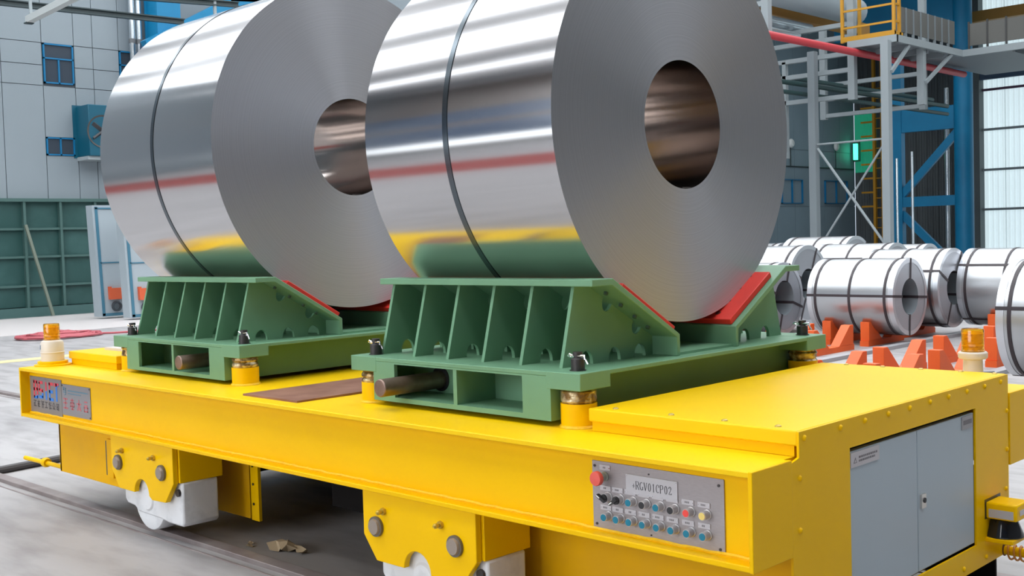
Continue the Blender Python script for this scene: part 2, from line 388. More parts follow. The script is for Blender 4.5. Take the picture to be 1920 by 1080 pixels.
# red cable heap
rng=random.Random(3); pts=[]
for i in range(420):
    t=i*.31; k=.55+.45*math.sin(i*.053)
    pts.append((-19.3+ (.75*k)*math.cos(t)*.9+rng.uniform(-.05,.05), 6.75+.85*k*math.sin(t)*1.0+rng.uniform(-.05,.05), .03+.09*abs(math.sin(i*.021))*(1.1-k)+rng.uniform(0,.02)))
for i in range(30): pts.append((-19.0+.03*i, 7.8+.12*i, .02))
tag(MB().tube(pts,.022,5).build('red_cable', cable_red, loc=(-19.3,6.65,0)), 'tangled heap of red cable on the floor behind the left beacon', 'cable')
# scraps by the rail
for i,(sx,sy,sc) in enumerate([(-2.02,.40,.075),(-1.93,.42,.085),(-1.84,.45,.06),(-2.2,.34,.03),(-2.25,.38,.025)]):
    mb=MB(); r_=random.Random(i+5); n=9
    ring=[(sx+sc*math.cos(2*PI*k/n)*r_.uniform(.6,1.2), sy+sc*.6*math.sin(2*PI*k/n)*r_.uniform(.6,1.2), r_.uniform(.004,.05)*sc/.06) for k in range(n)]
    mb.add(ring+[(sx,sy,.045*sc/.06),(sx,sy,.002)],[(k,(k+1)%n,n) for k in range(n)]+[((k+1)%n,k,n+1) for k in range(n)])
    tag(mb.build('card_scrap', scrap_m, loc=(sx,sy,0)), ['crumpled brown scrap beside the front rail, left of the three larger ones','largest crumpled brown scrap beside the front rail, middle one','crumpled brown scrap beside the front rail, right of the three larger ones','tiny pale scrap nearest the front rail','tiny pale scrap left of all the others by the rail'][i], 'scrap', 'scraps by the rail')

# ================================================================== TRANSFER CART
XL,XR,ZD,ZB = -4.52,1.41,.9445,.603
YR=2.56
cart=thing('transfer_cart',(-1.5,1.28,0),'long yellow rail transfer cart carrying two steel coils in green saddles','cart')
def beam(y0,y1,front):
    nm='side_beam'; t=.022
    yw=.065 if front else y1-.065
    b=MB(); b.box(XL+.012,XR-.012,min(yw,yw+.02),max(yw,yw+.02),ZB+t,ZD-t)
    o=b.build(nm,yellow,cart)
    MB().box(XL,XR,y0,y1,ZD-t,ZD).build('top_flange',yellow_top,o,bevel=.004)
    MB().box(XL,XR,y0,y1,ZB,ZB+t).build('bottom_flange',yellow,o,bevel=.004)
    MB().box(XR-.014,XR+.003,y0-.001,y1+.001,ZB-.001,ZD+.001).build('end_plate',yellow,o,bevel=.003)
    MB().box(XL-.003,XL+.014,y0-.001,y1+.001,ZB-.001,ZD+.001).build('end_plate',yellow,o,bevel=.003)
    if front:
        mb=MB(); r_=random.Random(4); n=150; pts=[]
        for i in range(n+1): pts.append((XL+.02+(XR-XL-.04)*i/n, yw-.004+r_.uniform(-.002,.002), ZB+t+.004+r_.uniform(-.002,.002)))
        mb.tube(pts,.009,6); mb.build('weld_bead',weld_m,o)
    return o
fb=beam(0,.255,True); rb=beam(2.235,2.56,False)
MB().box(XL,1.38,.25,2.24,ZD-.022,ZD-.001).build('deck_plate',yellow_top,cart)
MB().box(XL,XL+.02,.2,2.4,ZB,ZD-.02).build('end_web',yellow,cart)
# lower skirts
mat('undercart_shade',(.010,.009,.009),.8,spec=.05)  # near black puts the shade under the cart into the colour
MB().box(-4.15,-3.22,.10,.12,.245,ZB).build('skirt_panel',yellow_dark,cart,bevel=.003)
MB().box(-4.15,-4.13,.10,2.45,.245,ZB).build('skirt_panel',yellow_dark,cart)
MB().box(-3.75,-3.73,.55,2.1,.07,ZB).build('shade_screen',mat('undercart_shade',()),cart)  # added screen, keeps the bright floor beyond from showing underneath
MB().box(-3.44,-3.425,.088,.1,.31,.53).build('slot_edge',black_m,cart)
MB().box(-3.42,-3.34,.085,.1,.30,.545).build('slot_cover',yellow_dark,cart)
MB().box(-2.80,-2.43,.50,.515,.10,ZB).build('skirt_panel',yellow_dark,cart)
mb=MB(); mb.box(-2.40,-2.32,.49,.51,.10,ZB); 
for z in(.2,.32,.43): mb.cyl((-2.37,.488,z),(-2.37,.484,z),.008,n=8,mi=1)
mb.build('flat_bar',[yellow,black_m],cart)
MB().box(-.4,1.385,.42,.44,.12,ZB).build('skirt_panel',yellow_dark,cart)
MB().box(-4.1,1.38,2.12,2.14,.06,ZB).build('skirt_panel',mat('undercart_shade',(.010,.009,.009),.8,spec=.05),cart)  # added dark screen closing the far side under the cart
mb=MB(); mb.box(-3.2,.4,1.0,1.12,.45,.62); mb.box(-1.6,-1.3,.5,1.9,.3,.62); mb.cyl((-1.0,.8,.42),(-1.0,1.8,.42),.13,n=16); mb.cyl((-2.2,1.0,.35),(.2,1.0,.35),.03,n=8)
mb.box(-3.4,.5,1.2,1.9,.25,.6); mb.box(-2.25,.3,.60,1.95,.56,.62); mb.build('undercart_filler',mat('undercart_shade',()),cart)  # blocks added to fill the space under the cart with dark
# wheel brackets
def bracket(xb, yy=.03, s=1):
    Y=lambda v: yy+s*(v-.03)
    arch=[(xb+.375+.09*math.cos(a), .275+.09*math.sin(a)) for a in [PI-PI*k/12 for k in range(13)]]
    poly=[(xb,ZB),(xb,.386),(xb+.09,.275)]+arch+[(xb+.50,.255),(xb+.66,.262),(xb+.76,.385),(xb+.76,ZB)]
    o=MB().prism(poly,'y',Y(.03),Y(.062)).build('wheel_bracket',yellow,cart,bevel=.003)
    MB().box(xb+.01,xb+.775,min(Y(.065),Y(.345)),max(Y(.065),Y(.345)),.385,ZB).build('axle_box',yellow,o,bevel=.003)
    for dx in(.10,.635):
        c=(xb+dx,0,.437); mb=MB()
        mb.cyl((c[0],Y(.03),c[2]),(c[0],Y(.016),c[2]),.047,.047,n=24,mi=0); mb.cyl((c[0],Y(.016),c[2]),(c[0],Y(.004),c[2]),.038,.034,n=24,mi=1)
        mb.build('axle_pin',[mat('pin_rim',(.16,.14,.11),.5,metal=.4),pin_steel],o)
        d2=.055 if dx<.3 else -.09
        p=(c[0]+d2,0,.515); mb=MB(); mb.cyl((p[0],Y(.03),p[2]),(p[0],Y(.015),p[2]),.017,n=6); mb.cyl((p[0],Y(.015),p[2]),(p[0],Y(-.008),p[2]),.009,.012,n=10); mb.cyl((p[0],Y(-.008),p[2]),(p[0],Y(-.016),p[2]),.010,.006,n=10)
        mb.build('grease_nipple',mat('brass_yellow',(.55,.38,.06),.35,metal=.5),o)
    # white wheel housing and wheel
    h=[(xb+.07,.386),(xb+.07,.20),(xb+.10,.175),(xb+.19,.168),(xb+.24,.14),(xb+.52,.135),(xb+.60,.125),(xb+.76,.125),(xb+.78,.14),(xb+.78,.386)]
    ho=MB().prism(h,'y',min(Y(.075),Y(.31)),max(Y(.075),Y(.31))).build('wheel_housing',white_wheel,o,bevel=.012)
    mb=MB(); mb.lathe([(.0,-.016),(.06,-.016),(.075,-.004),(.12,.0),(.165,-.002),(.185,.004),(.19,.012),(.19,.11),(.0,.11)],(xb+.365,.082 if s>0 else yy-.13,.235),'y',n=40)
    mb.build('wheel',white_wheel,o)
    mb=MB()
    mb.cyl((xb+.745,Y(.074),.325),(xb+.745,Y(.06),.325),.022,n=12); mb.build('plug',dark_steel,o)
bracket(-3.245); bracket(-.72); bracket(-3.245,2.53,-1); bracket(-.72,2.53,-1)
# buffer rods
mb=MB(); mb.cyl((-4.13,.2,.235),(-4.98,.2,.225),.016,n=12); mb.lathe([(.0,-.03),(.03,-.03),(.036,0),(.03,.03),(.0,.03)],(-4.62,.2,.232),'x',n=16); mb.build('buffer_rod',yellow,cart)
# --- electrical cabinet on the right end
ZK=1.038; xk0,xk1=.4377,1.4017; yk0,yk1=.3132,2.225
cab=MB().box(xk0+.01,xk1-.02,yk0+.012,yk1-.01,ZD,ZK-.055).build('control_cabinet',yellow,cart)
MB().box(xk0,xk1-.002,yk0,yk1,ZK-.055,ZK).build('cover',yellow_top,cab,bevel=.006)
ex0,ex1=1.398,1.408
mb=MB()
mb.prism([(yk0,ZK-.003),(yk0,ZD+.0),(.262,ZD-.012),(.262,.19),(.68,.19),(.68,ZK-.003)],'x',ex0,ex1)
mb.box(ex0,ex1,1.844,yk1,.19,ZK-.003); mb.box(ex0,ex1,.68,1.844,.19,.299); mb.box(ex0,ex1,.68,1.844,.9226,ZK-.003)
ep=mb.build('end_panel',yellow,cab)
mb=MB(); mb.box(1.36,1.37,.67,1.85,.29,.93); mb.build('door_recess',black_m,cab)
for y0,y1 in((.686,1.262),(1.266,1.836)):
    d=MB().box(1.372,1.401,y0,y1,.312,.905).build('cabinet_door',door_m,cab,bevel=.004)
    if y0<1:
        mb=MB(); mb.box(1.401,1.405,.692,.922,.842,.899); 
        mb.prism([(.712,.857),(.740,.857),(.728,.879)],'x',1.405,1.4055,1); mb.prism([(.7185,.860),(.7335,.860),(.7275,.872)],'x',1.4055,1.406,0)
        for r_,z in((0,.876),(1,.862)):
            y=.755; q=random.Random(r_)
            while y<(.895 if r_==0 else .88): l=q.uniform(.006,.016); mb.box(1.405,1.4055,y,y+l,z-.004,z+.004,1); y+=l+.004
        mb.build('warning_label',[tag_plate,ink_grey],d)
    else:
        mb=MB(); mb.box(1.401,1.405,1.706,1.820,.842,.899); mb.box(1.405,1.4055,1.72,1.81,.862,.882,1); mb.build('maker_label',[mat('dull_label',(.36,.35,.36),.5,metal=.3),ink_grey],d)
        mb=MB(); mb.box(1.401,1.410,1.285,1.325,.575,.633,0); mb.cyl((1.410,1.308,.607),(1.414,1.308,.607),.011,n=12,mi=1); mb.build('door_lock',[mat('nickel',(.62,.60,.56),.3,metal=.7),ink],d)
bolts=[(y,1.009) for y in(.35,.612,.804,.999,1.188,1.379,1.564,1.755,1.951,2.14)]+[(.316,.871),(.312,.685),(2.207,.864),(2.205,.682),(2.19,.497),(1.95,.225),(1.70,.225),(1.4,.225)]
for y,z in bolts:
    mb=MB(); mb.lathe([(.0,.009),(.006,.008),(.0105,.004),(.012,0)],(ex1,y,z),'x',n=12); mb.build('bolt',yellow,ep)
for x,y in[(.545,.36),(.823,.36),(1.069,.36),(1.297,.36)]+[(.6,2.19),(.8,2.19),(1.0,2.19),(1.2,2.19),(1.36,2.19)]:
    mb=MB(); mb.lathe([(.0,.007),(.007,.0065),(.012,.003),(.013,0)],(x,y,ZK),'z',n=12); mb.build('bolt',mat('dull_bolt',(.55,.40,.10),.4,metal=.4),cab)
# laser scanner
sc=MB().box(1.405,1.545,1.952,2.105,.402,.478).build('laser_scanner',yellow,cart,bevel=.008)
mb=MB(); c=(1.455,2.03,0)
mb.lathe([(.055,.402),(.058,.395),(.088,.322),(.088,.316),(.0,.316)],(1.455,2.035,0),'z',n=32); mb.build('scanner_window',mat('scanner_black',(.012,.013,.016),.08),sc)
MB().box(1.405,1.53,1.945,2.125,.295,.316).build('scanner_bracket',yellow,sc,bevel=.004)
MB().box(1.42,1.53,1.9505,1.952,.41,.448).build('scanner_label',tag_plate,sc); MB().box(1.545,1.5465,1.985,2.085,.425,.450).build('scanner_label',tag_plate,sc)
MB().box(1.4,1.4085,1.935,2.12,.40,.49).build('scanner_slot',black_m,sc)
# spring buffer on the right
mb=MB(); mb.cyl((1.38,2.17,.208),(2.3,2.17,.208),.022,n=14); mb.build('buffer_rod',yellow,cart)
mb=MB(); mb.cyl((1.4075,2.17,.215),(1.4095,2.17,.215),.035,n=20); mb.build('buffer_hole',mat('rusty_hole',(.12,.04,.02),.7),cart)
mb=MB(); mb.tube([(1.42+.0022*i,2.17+.034*math.cos(i*.5),.203+.034*math.sin(i*.5)) for i in range(300)],.005,6); mb.build('buffer_spring',mat('spring_orange',(.60,.25,.03),.45),cart)
# --- left cover box and grey board
MB().box(-4.40,-3.72,.325,2.2,ZD,1.0).build('left_cover_base',yellow,cart)
MB().box(-4.42,-3.70,.313,2.225,.985,1.038).build('left_cover',yellow_top,cart,bevel=.006)
tag(MB().box(-4.25,-3.78,.50,1.5,1.038,1.056).build('grey_board',mat('pale_board',(.60,.55,.52),.6),loc=(-4.0,.9,1.038)),'pale flat board lying on the left end of the cart','board')
# rusty deck plate
tag(MB().box(-1.815,-1.315,.095,2.3,ZD,ZD+.01).build('rusty_plate',rust,loc=(-1.56,1.2,ZD)),'brown rusty steel plate laid on the yellow deck between the saddles','plate')

# --- support posts
def post(x,y):
    o=MB().cyl((x,y,ZD-.005),(x,y,1.045),.078,n=32).build('support_post',yellow,cart)
    mb=MB(); r_=random.Random(int(abs(x*100)+y*10)); prof=[]
    for k in range(7): prof.append((.071+r_.uniform(-.003,.007),1.045+.061*k/6))
    mb.lathe([(.0,1.045)]+prof+[(.0,1.106)],(x,y,0),n=28); mb.build('greased_collar',grease,o)
    mb=MB(); mb.lathe([(.075,ZD+.012),(.083,ZD+.006),(.087,ZD)],(x,y,0),n=28); mb.build('weld_ring',weld_m,o)

# ================================================================== SADDLES
def saddle(sx, label, rods):
    SW=1.5276; y0,y1=.2947,2.3182; ZP,ZL,ZBs=1.1791,1.1058,.9678; ZT=1.5602; ZS=1.2799
    t=thing('coil_saddle',(sx+SW/2,(y0+y1)/2,ZBs),label,'coil saddle','green coil saddles')
    yc=(y0+y1)/2
    top=MB().box(sx,sx+SW,y0,y1,ZP-.02,ZP).build('base_plate',green,t,bevel=.003)
    bx0,bx1=sx+.175,sx+SW-.167
    # lugs
    for x0,x1 in((sx,bx0+.02),(bx1-.02,sx+SW)):
        for a,b in((y0,y0+.194),(y1-.194,y1)):
            lg=MB().box(x0-.0015,x1+.0015,a-.0015,b+.0015,ZL,ZP+.0008).build('lug',green,t,bevel=.003)
            cx=sx+.088 if x0==sx else sx+SW-.088
            cy=y0+.09 if a<1 else y1-.09
            mb=MB(); mb.lathe([(.0,.055),(.022,.055),(.030,.05),(.030,.004),(.036,.004),(.036,0),(.0,0)],(cx,cy,ZP),n=20)
            mb.cyl((cx,cy,ZP+.05),(cx,cy,ZP+.078),.0165,n=16); mb.lathe([(.0,.03),(.021,.03),(.021,.016),(.0,.016)],(cx,cy,ZP+.05),n=16,mi=0)
            mb.build('lug_pin',dark_steel,lg)
            mb=MB(); mb.tube([(cx-.05,cy-.005,ZP+.062),(cx-.035,cy-.012,ZP+.07),(cx-.015,cy-.008,ZP+.062),(cx+.05,cy-.012,ZP+.067),(cx+.055,cy-.02,ZP+.05)],.0042,6)
            mb.tube([(cx-.05,cy-.005,ZP+.062),(cx-.036,cy-.0,ZP+.056),(cx-.015,cy-.004,ZP+.06),(cx+.04,cy-.004,ZP+.058),(cx+.06,cy-.006,ZP+.03)],.0042,6)
            mb.build('cotter_pin',chrome,lg)
            post(cx,cy)
    # lower box: front and rear frames with two windows, side walls, floor
    for s,yy in((1,y0),(-1,y1)):
        A,B=(yy,yy+.02) if s>0 else (yy-.02,yy)
        o0,o1=bx0+.16,bx1-.165; zb_,zt_=.99,1.151
        mb=MB(); mb.box(bx0,o0,A,B,ZBs,ZP-.02); mb.box(o1,bx1,A,B,ZBs,ZP-.02); mb.box(o0,o1,A,B,ZBs,zb_); mb.box(o0,o1,A,B,zt_,ZP-.02)
        mb.build('end_frame',green,t)
        om=(o0+o1)/2; D0,D1=(A,A+.26) if s>0 else (B-.26,B)
        MB().box(om-.012,om+.012,D0+.002,D1,zb_,zt_).build('divider',green,t)
        MB().box(o0-.05,o1+.05,D0+.02,D1,zb_-.02,zb_).build('box_floor',green,t)
        dy=D1 if s>0 else D0
        MB().box(bx0+.02,bx1-.02,dy-.01,dy+.01,ZBs,ZP-.02).build('bulkhead',green,t)
    for xw in(bx0,bx1-.02): MB().box(xw,xw+.02,y0+.02,y1-.02,ZBs,ZP-.02).build('side_wall',green,t)
    if rods:
        rx=sx+rods[0]
        mb=MB(); mb.cyl((rx,rods[1],1.055),(rx,y0+.6,1.055),.043,n=28); mb.build('bar',rod_m,t,bevel=.005)
        if rods[2]:
            mb=MB(); mb.cyl((rx,y0+.245,1.058),(rx,y0+.2495,1.058),.062,n=24); mb.build('bar_hole',black_m,t)
    # wedges
    tx0,tx1=sx+.0506,sx+1.4714
    for s in(1,-1):
        Y=(lambda v:v) if s>0 else (lambda v:2*yc-v)
        ty0,ty1,ty2=.4555,.5947,1.0732
        th=.03
        ang=math.atan2(ZT-ZS,ty2-ty1); ox,oz=-math.sin(ang)*th,-math.cos(ang)*th
        prof=[(ty0,ZT),(ty1,ZT),(ty2,ZS),(ty2,ZP),(ty2-.022,ZP),(ty2-.022,ZS-.012),(ty1-.006,ZT-th),(ty0,ZT-th)]
        prof=[(Y(a),b) for a,b in prof]
        MB().prism(prof,'x',tx0,tx1).build('bent_plate',green,t,bevel=.003)
        # ribs with drain holes and round holes
        xs=[sx+.105+i*.2425 for i in range(6)]
        for i,xr in enumerate(xs):
            hs=[.575,.77,.955]; R=.042
            bot=[]
            for h in hs: bot+=[(h-R,ZP)]+[(h-R*math.cos(a),ZP+R*1.25*math.sin(a)+.01) for a in [PI*k/8 for k in range(9)]]+[(h+R,ZP)]
            A0=Vector((ty1-.006,ZT-th)); A1=Vector((ty2-.022,ZS-.012)); dd=(A0-A1); LL=dd.length; dd.normalize(); nn=Vector((dd.y,-dd.x))
            if nn.y>0: nn=-nn
            edge=[]
            for q in(.245,.70):
                c_=A1+dd*LL*q; edge+=[tuple(c_-dd*.034*math.cos(a)+nn*.05*math.sin(a)) for a in [PI*k/8 for k in range(9)]]
            rp=[(.412,ZP)]+bot+[(ty2-.022,ZP),tuple(A1)]+edge+[tuple(A0),(.505,ZT-th)]
            MB().prism([(Y(a),b) for a,b in rp],'x',xr-.009,xr+.009).build('rib',green,t)
        # red pad
        n_=Vector((0,math.sin(ang),math.cos(ang))); d_=Vector((0,math.cos(ang),-math.sin(ang)))
        p0=Vector((0,ty1,ZT))+d_*.105; p1=Vector((0,ty2,ZS))-d_*.012
        pad=[p0,p1,p1+n_*.032,p0+n_*.032]
        pd=MB().prism([(Y(p.y),p.z) for p in pad],'x',tx0+.06,tx1-.03).build('pad',red_pad,t,bevel=.004)
        mb=MB(); L=(p1-p0).length
        for kx in(tx1-.13,tx0+.2,(tx0+tx1)/2):
            for q in(.10,.37,.63,.88):
                c=p0+d_*(L*q)+n_*.0322; c2=c+n_*.001
                mb.cyl((kx,Y(c.y),c.z),(kx,Y(c2.y),c2.z),.015,n=12)
        mb.build('pad_bolt_recess',mat('pad_bolt',(.12,.02,.015),.5),pd)
        mb=MB()
        for q in(.10,.37,.63,.88):
            c=Vector((0,ty1,ZT))+d_*(.03+L*q)-n_*(th+.001); c2=c-n_*.012
            mb.cyl((tx1-.08,Y(c.y),c.z),(tx1-.08,Y(c2.y),c2.z),.010,n=8)
        mb.build('pad_bolt_tip',mat('bolt_tip_green',(.05,.09,.07),.5),t)
        # inner ledge
    MB().box(tx0,tx1-.02,1.0732,2*yc-1.0732,ZP,ZP+.012).build('valley_plate',green,t)
    return t
saddle(-3.6809,'green welded coil saddle under the farther coil, at the left end of the cart',(.94,.235,False))
saddle(-1.1145,'green welded coil saddle under the nearer coil, beside the yellow cabinet',(.394,.153,True))

# ================================================================== STEEL COILS ON THE CART
def big_coil(xf, wid, R, zc, label, r=.308, strapx=.5):
    yc=1.30645; xc=xf-wid/2
    t=thing('steel_coil',(xc,yc,zc-R),label,'steel coil','bright steel coils on the cart')
    h=wid/2
    prof=[(R,-h),(R,h),(r,h),(r,-h)]
    mb=MB(); N=256
    c=(xc,yc,zc)
    mb.lathe([(R,-h),(R,-h*.5),(R,0),(R,h*.5),(R,h)],c,'x',n=N,mi=0)
    mb.lathe([(R,h),(R*.75+r*.25,h),(R*.5+r*.5,h),(r,h)],c,'x',n=N,mi=1)
    mb.lathe([(r,h),(r,0),(r,-h)],c,'x',n=N,mi=2)
    mb.lathe([(r,-h),(R*.5+r*.5,-h),(R,-h)],c,'x',n=N,mi=1)
    o=mb.build('wound_roll',[strip_m,edge_m,bore_strip],t,loc=c)
    mb=MB(); sx=xc-h+wid*strapx; mb.lathe([(R+.0005,-.016),(R+.003,-.016),(R+.003,.016),(R+.0005,.016)],(sx,yc,zc),'x',n=N)
    mb.build('strap',coil_strap,t)
    mb=MB(); mb.lathe([(r-.001,-h+.02),(r-.006,-h+.02),(r-.006,h-.004),(r-.001,h-.004)],c,'x',n=128) if False else mb.box(xc-h+.05,xc+h-.002,yc-.02,yc+.05,zc-r+.002,zc-r+.008)
    mb.build('strip_end',bore_strip,t)
    return t
big_coil(-2.339,1.386,1.0266,2.3597,'bright steel coil on the left saddle, partly hidden by the nearer coil',strapx=.5)
big_coil(.2376,1.256,.95,2.2689,'bright steel coil with open bore on the right saddle, nearest the viewer',strapx=.47)

# ================================================================== CONTROL PANEL AND PLATES ON THE BEAM
yp=.065
cp=MB().box(.668,1.262,yp-.006,yp,.632,.892).build('control_panel',silver_plate,cart,bevel=.001)
def px(u): return .668+u*.594            # u 0..1 along the plate
def pz(v): return .892-v*.26             # v 0..1 downwards
PF=yp-.006
STROKES={'R':[('v',.12,0,1),('h',.12,.55,1),('h',.12,.5,.52),('arc',.55,.76,.27,.24,-90,90),('d',.42,.5,.88,0),('s',.12,0),('s',.12,1),('s',.86,0)],
'G':[('arc',.5,.5,.40,.5,50,310),('v',.82,.05,.42),('s',.82,.42)],
'V':[('d',.12,1,.48,0),('t',.86,1,.5,0),('s',.12,1),('s',.86,1)],
'0':[('arc',.5,.5,.30,.5,0,360)],'1':[('v',.5,0,1),('s',.5,0),('t',.32,.85,.5,1)],
'C':[('arc',.52,.5,.40,.5,50,310),('v',.84,.66,.9)],'P':[('v',.15,0,1),('h',.15,.55,1),('h',.15,.55,.5),('arc',.55,.75,.27,.25,-90,90),('s',.15,0),('s',.15,1)],
'2':[('arc',.48,.74,.27,.26,-20,180),('t',.74,.66,.2,.04),('h',.2,.82,.04),('v',.82,.02,.2)],'+':[('h',.2,.8,.38),('v2',.5,.12,.64)]}
def serif_text(mb, s, x0, zb_, w_, h_, y, mi):
    for i,ch in enumerate(s):
        ox=x0+i*w_
        X=lambda u: ox+u*w_*.92
        Z=lambda v: zb_+v*h_
        tk,tn=w_*.12,w_*.055
        def seg(a,b,t): mb.bar((X(a[0]),y,Z(a[1])),(X(b[0]),y,Z(b[1])),.0012,t,mi,ref=(1,0,0) if abs(a[0]-b[0])<1e-6 else (0,0,1))
        def segq(a,b,t):   # flat quad stroke
            p=Vector((X(a[0]),Z(a[1]))); q=Vector((X(b[0]),Z(b[1]))); d=(q-p).normalized(); n=Vector((-d.y,d.x))*t/2
            poly=[p-n,q-n,q+n,p+n]; mb.prism([(v.x,v.y) for v in poly],'y',y-.001,y,mi)
        for st in STROKES[ch]:
            k=st[0]
            if k=='v': segq((st[1],st[2]),(st[1],st[3]),tk)
            elif k=='v2': segq((st[1],st[2]),(st[1],st[3]),tn)
            elif k=='h': segq((st[1],st[3]),(st[2],st[3]),tn)
            elif k=='d': segq((st[1],st[2]),(st[3],st[4]),tk)
            elif k=='t': segq((st[1],st[2]),(st[3],st[4]),tn)
            elif k=='s': segq((st[1]-.13,st[2]),(st[1]+.13,st[2]),tn)
            elif k=='arc':
                _,cx,cz,rx,rz,a0,a1=st; n=14
                for j in range(n):
                    A=math.radians(a0+(a1-a0)*j/n); B=math.radians(a0+(a1-a0)*(j+1)/n)
                    t=tn+(tk-tn)*abs(math.cos((A+B)/2))
                    segq((cx+rx*math.cos(A),cz+rz*math.sin(A)),(cx+rx*math.cos(B),cz+rz*math.sin(B)),t)
mb=MB(); mb.box(px(.278),px(.672),PF-.004,PF,pz(.40),pz(.125)); 
for a in(.285,.665):
    for b in(.145,.38): mb.cyl((px(a),PF-.0055,pz(b)),(px(a),PF-.004,pz(b)),.0022,n=8,mi=1)
np_=mb.build('name_plate',[mat('name_plate_grey',(.50,.49,.51),.4,metal=.3),chrome],cp)
for i,ch in enumerate('+RGV01CP02'):
    mb=MB(); serif_text(mb,ch,px(.325)+i*.0184,pz(.322),.0184,.029,PF-.0041,0); mb.build('letter',ink,cp)
# small engraved tags
def small_tag(u,v,seed):
    mb=MB(); q=random.Random(seed); x,z=px(u),pz(v)
    mb.box(x-.0255,x+.0255,PF-.003,PF,z-.0095,z+.0095,0)
    n=q.choice([2,2,3,4]); w0=.007 if n<4 else .005; a=x-n*w0/2-.002
    for k in range(n):
        mb.box(a,a+w0*.7,PF-.0034,PF-.003,z-.0035,z+.0035,1); a+=w0
    for s in(-1,1): mb.cyl((x+s*.022,PF-.0042,z),(x+s*.022,PF-.003,z),.002,n=8,mi=2)
    mb.build('engraved_tag',[tag_plate,ink_grey,chrome],cp)
US=[.115,.213,.315,.420,.527,.635,.750,.865]
small_tag(.108,.085,1)
for i,u in enumerate(US): small_tag(u-.006,.385+.0*i,10+i); small_tag(u-.006,.67,30+i)
def push(u,v,m,name='push_button',L=.036,r=.0160,ring=True):
    x,z=px(u),pz(v); mb=MB()
    mb.lathe([(.0,0),(r*1.12,0),(r*1.12,-.004),(r*.95,-.006),(r*.98,-L+.002),(r*.9,-L),(r*.82,-L),(r*.82,-L+.003)],(x,PF,z),'y',n=24,mi=0)
    mb.lathe([(r*.82,-L+.001),(r*.8,-L-.0015),(.0,-L-.002)],(x,PF,z),'y',n=24,mi=1)
    mb.build(name,[mat('button_barrel',(.55,.54,.55),.38,metal=.7),m],cp)
for i,u in enumerate(US):
    if i>=2: push(u+.018,.505,[teal_btn,black_m,teal_btn,black_m,red_btn,yel_btn][i-2])
    push(u+.018,.785,teal_btn)
for i in(0,1):    # selector switches
    x,z=px(US[i]+.015),pz(.51); mb=MB(); r=.0185
    mb.lathe([(.0,0),(r*1.1,0),(r*1.1,-.004),(r*.95,-.006),(r*.95,-.026),(.0,-.027)],(x,PF,z),'y',n=24,mi=0)
    mb.lathe([(.0,-.027),(r*.86,-.027),(r*.8,-.034),(.0,-.035)],(x,PF,z),'y',n=24,mi=1)
    a=math.radians(150 if i==0 else 215); d=Vector((math.cos(a),0,math.sin(a)))
    c=Vector((x,PF-.04,z)); mb.bar(c-d*r*.9,c+d*r*1.35,.014,.011,1,ref=(-d.z,0,d.x)); mb.bar(c+d*r*.4+Vector((0,-.0075,0)),c+d*r*1.3+Vector((0,-.0075,0)),.002,.004,2,ref=(-d.z,0,d.x))
    mb.build('selector_switch',[mat('button_barrel',()),black_m,paper],cp)
x,z=px(.105),pz(.215); mb=MB()
mb.lathe([(.0,0),(.019,0),(.019,-.006),(.0155,-.01),(.0155,-.034),(.0,-.034)],(x,PF,z),'y',n=24,mi=0)
mb.lathe([(.0,-.034),(.02,-.034),(.0275,-.042),(.0275,-.056),(.025,-.060),(.0,-.062)],(x,PF,z),'y',n=28,mi=1)
mb.build('emergency_stop_button',[mat('estop_neck',(.36,.40,.36),.4,metal=.3),estop_m],cp)
for u,v in((.022,.075),(.965,.09),(.03,.93),(.968,.95),(.455,.085),(.465,.945)):
    mb=MB(); rr=.0052 if u<.4 or u>.9 else .003; mb.cyl((px(u),PF-.003,pz(v)),(px(u),PF,pz(v)),rr,n=10); mb.build('panel_screw',dark_steel,cp)

# maker plates on the left end of the beam
def glyph(mb, strokes, x, z, s, y, mi, t=.12):
    for (a,b,c,d) in strokes:
        p=Vector((x+a*s,z+b*s)); q=Vector((x+c*s,z+d*s)); e=(q-p); e.normalize(); n=Vector((-e.y,e.x))*s*t/2; p=p-e*s*t/2; q=q+e*s*t/2
        mb.prism([(v.x,v.y) for v in(p-n,q-n,q+n,p+n)],'y',y-.001,y,mi)
BL={'B':[(.1,0,.1,1),(.1,1,.7,1),(.1,.52,.75,.52),(.1,0,.75,0),(.72,.98,.78,.55),(.8,.5,.8,.02)],
'S':[(.15,.05,.8,.05),(.82,.08,.82,.45),(.15,.5,.8,.5),(.15,.55,.15,.95),(.15,1,.8,1)],'I':[(.5,0,.5,1)],
'E':[(.15,0,.15,1),(.15,1,.82,1),(.15,.5,.75,.5),(.15,0,.82,0)],'T':[(.5,0,.5,1),(.1,1,.9,1)]}
m1=MB().box(-4.49,-3.99,yp-.005,yp,.63,.885).build('maker_plate',mat('maker_plate_grey',(.26,.245,.24),.5,metal=.3),cart)
lx0,lx1,lz0,lz1=-4.43,-4.02,.742,.848
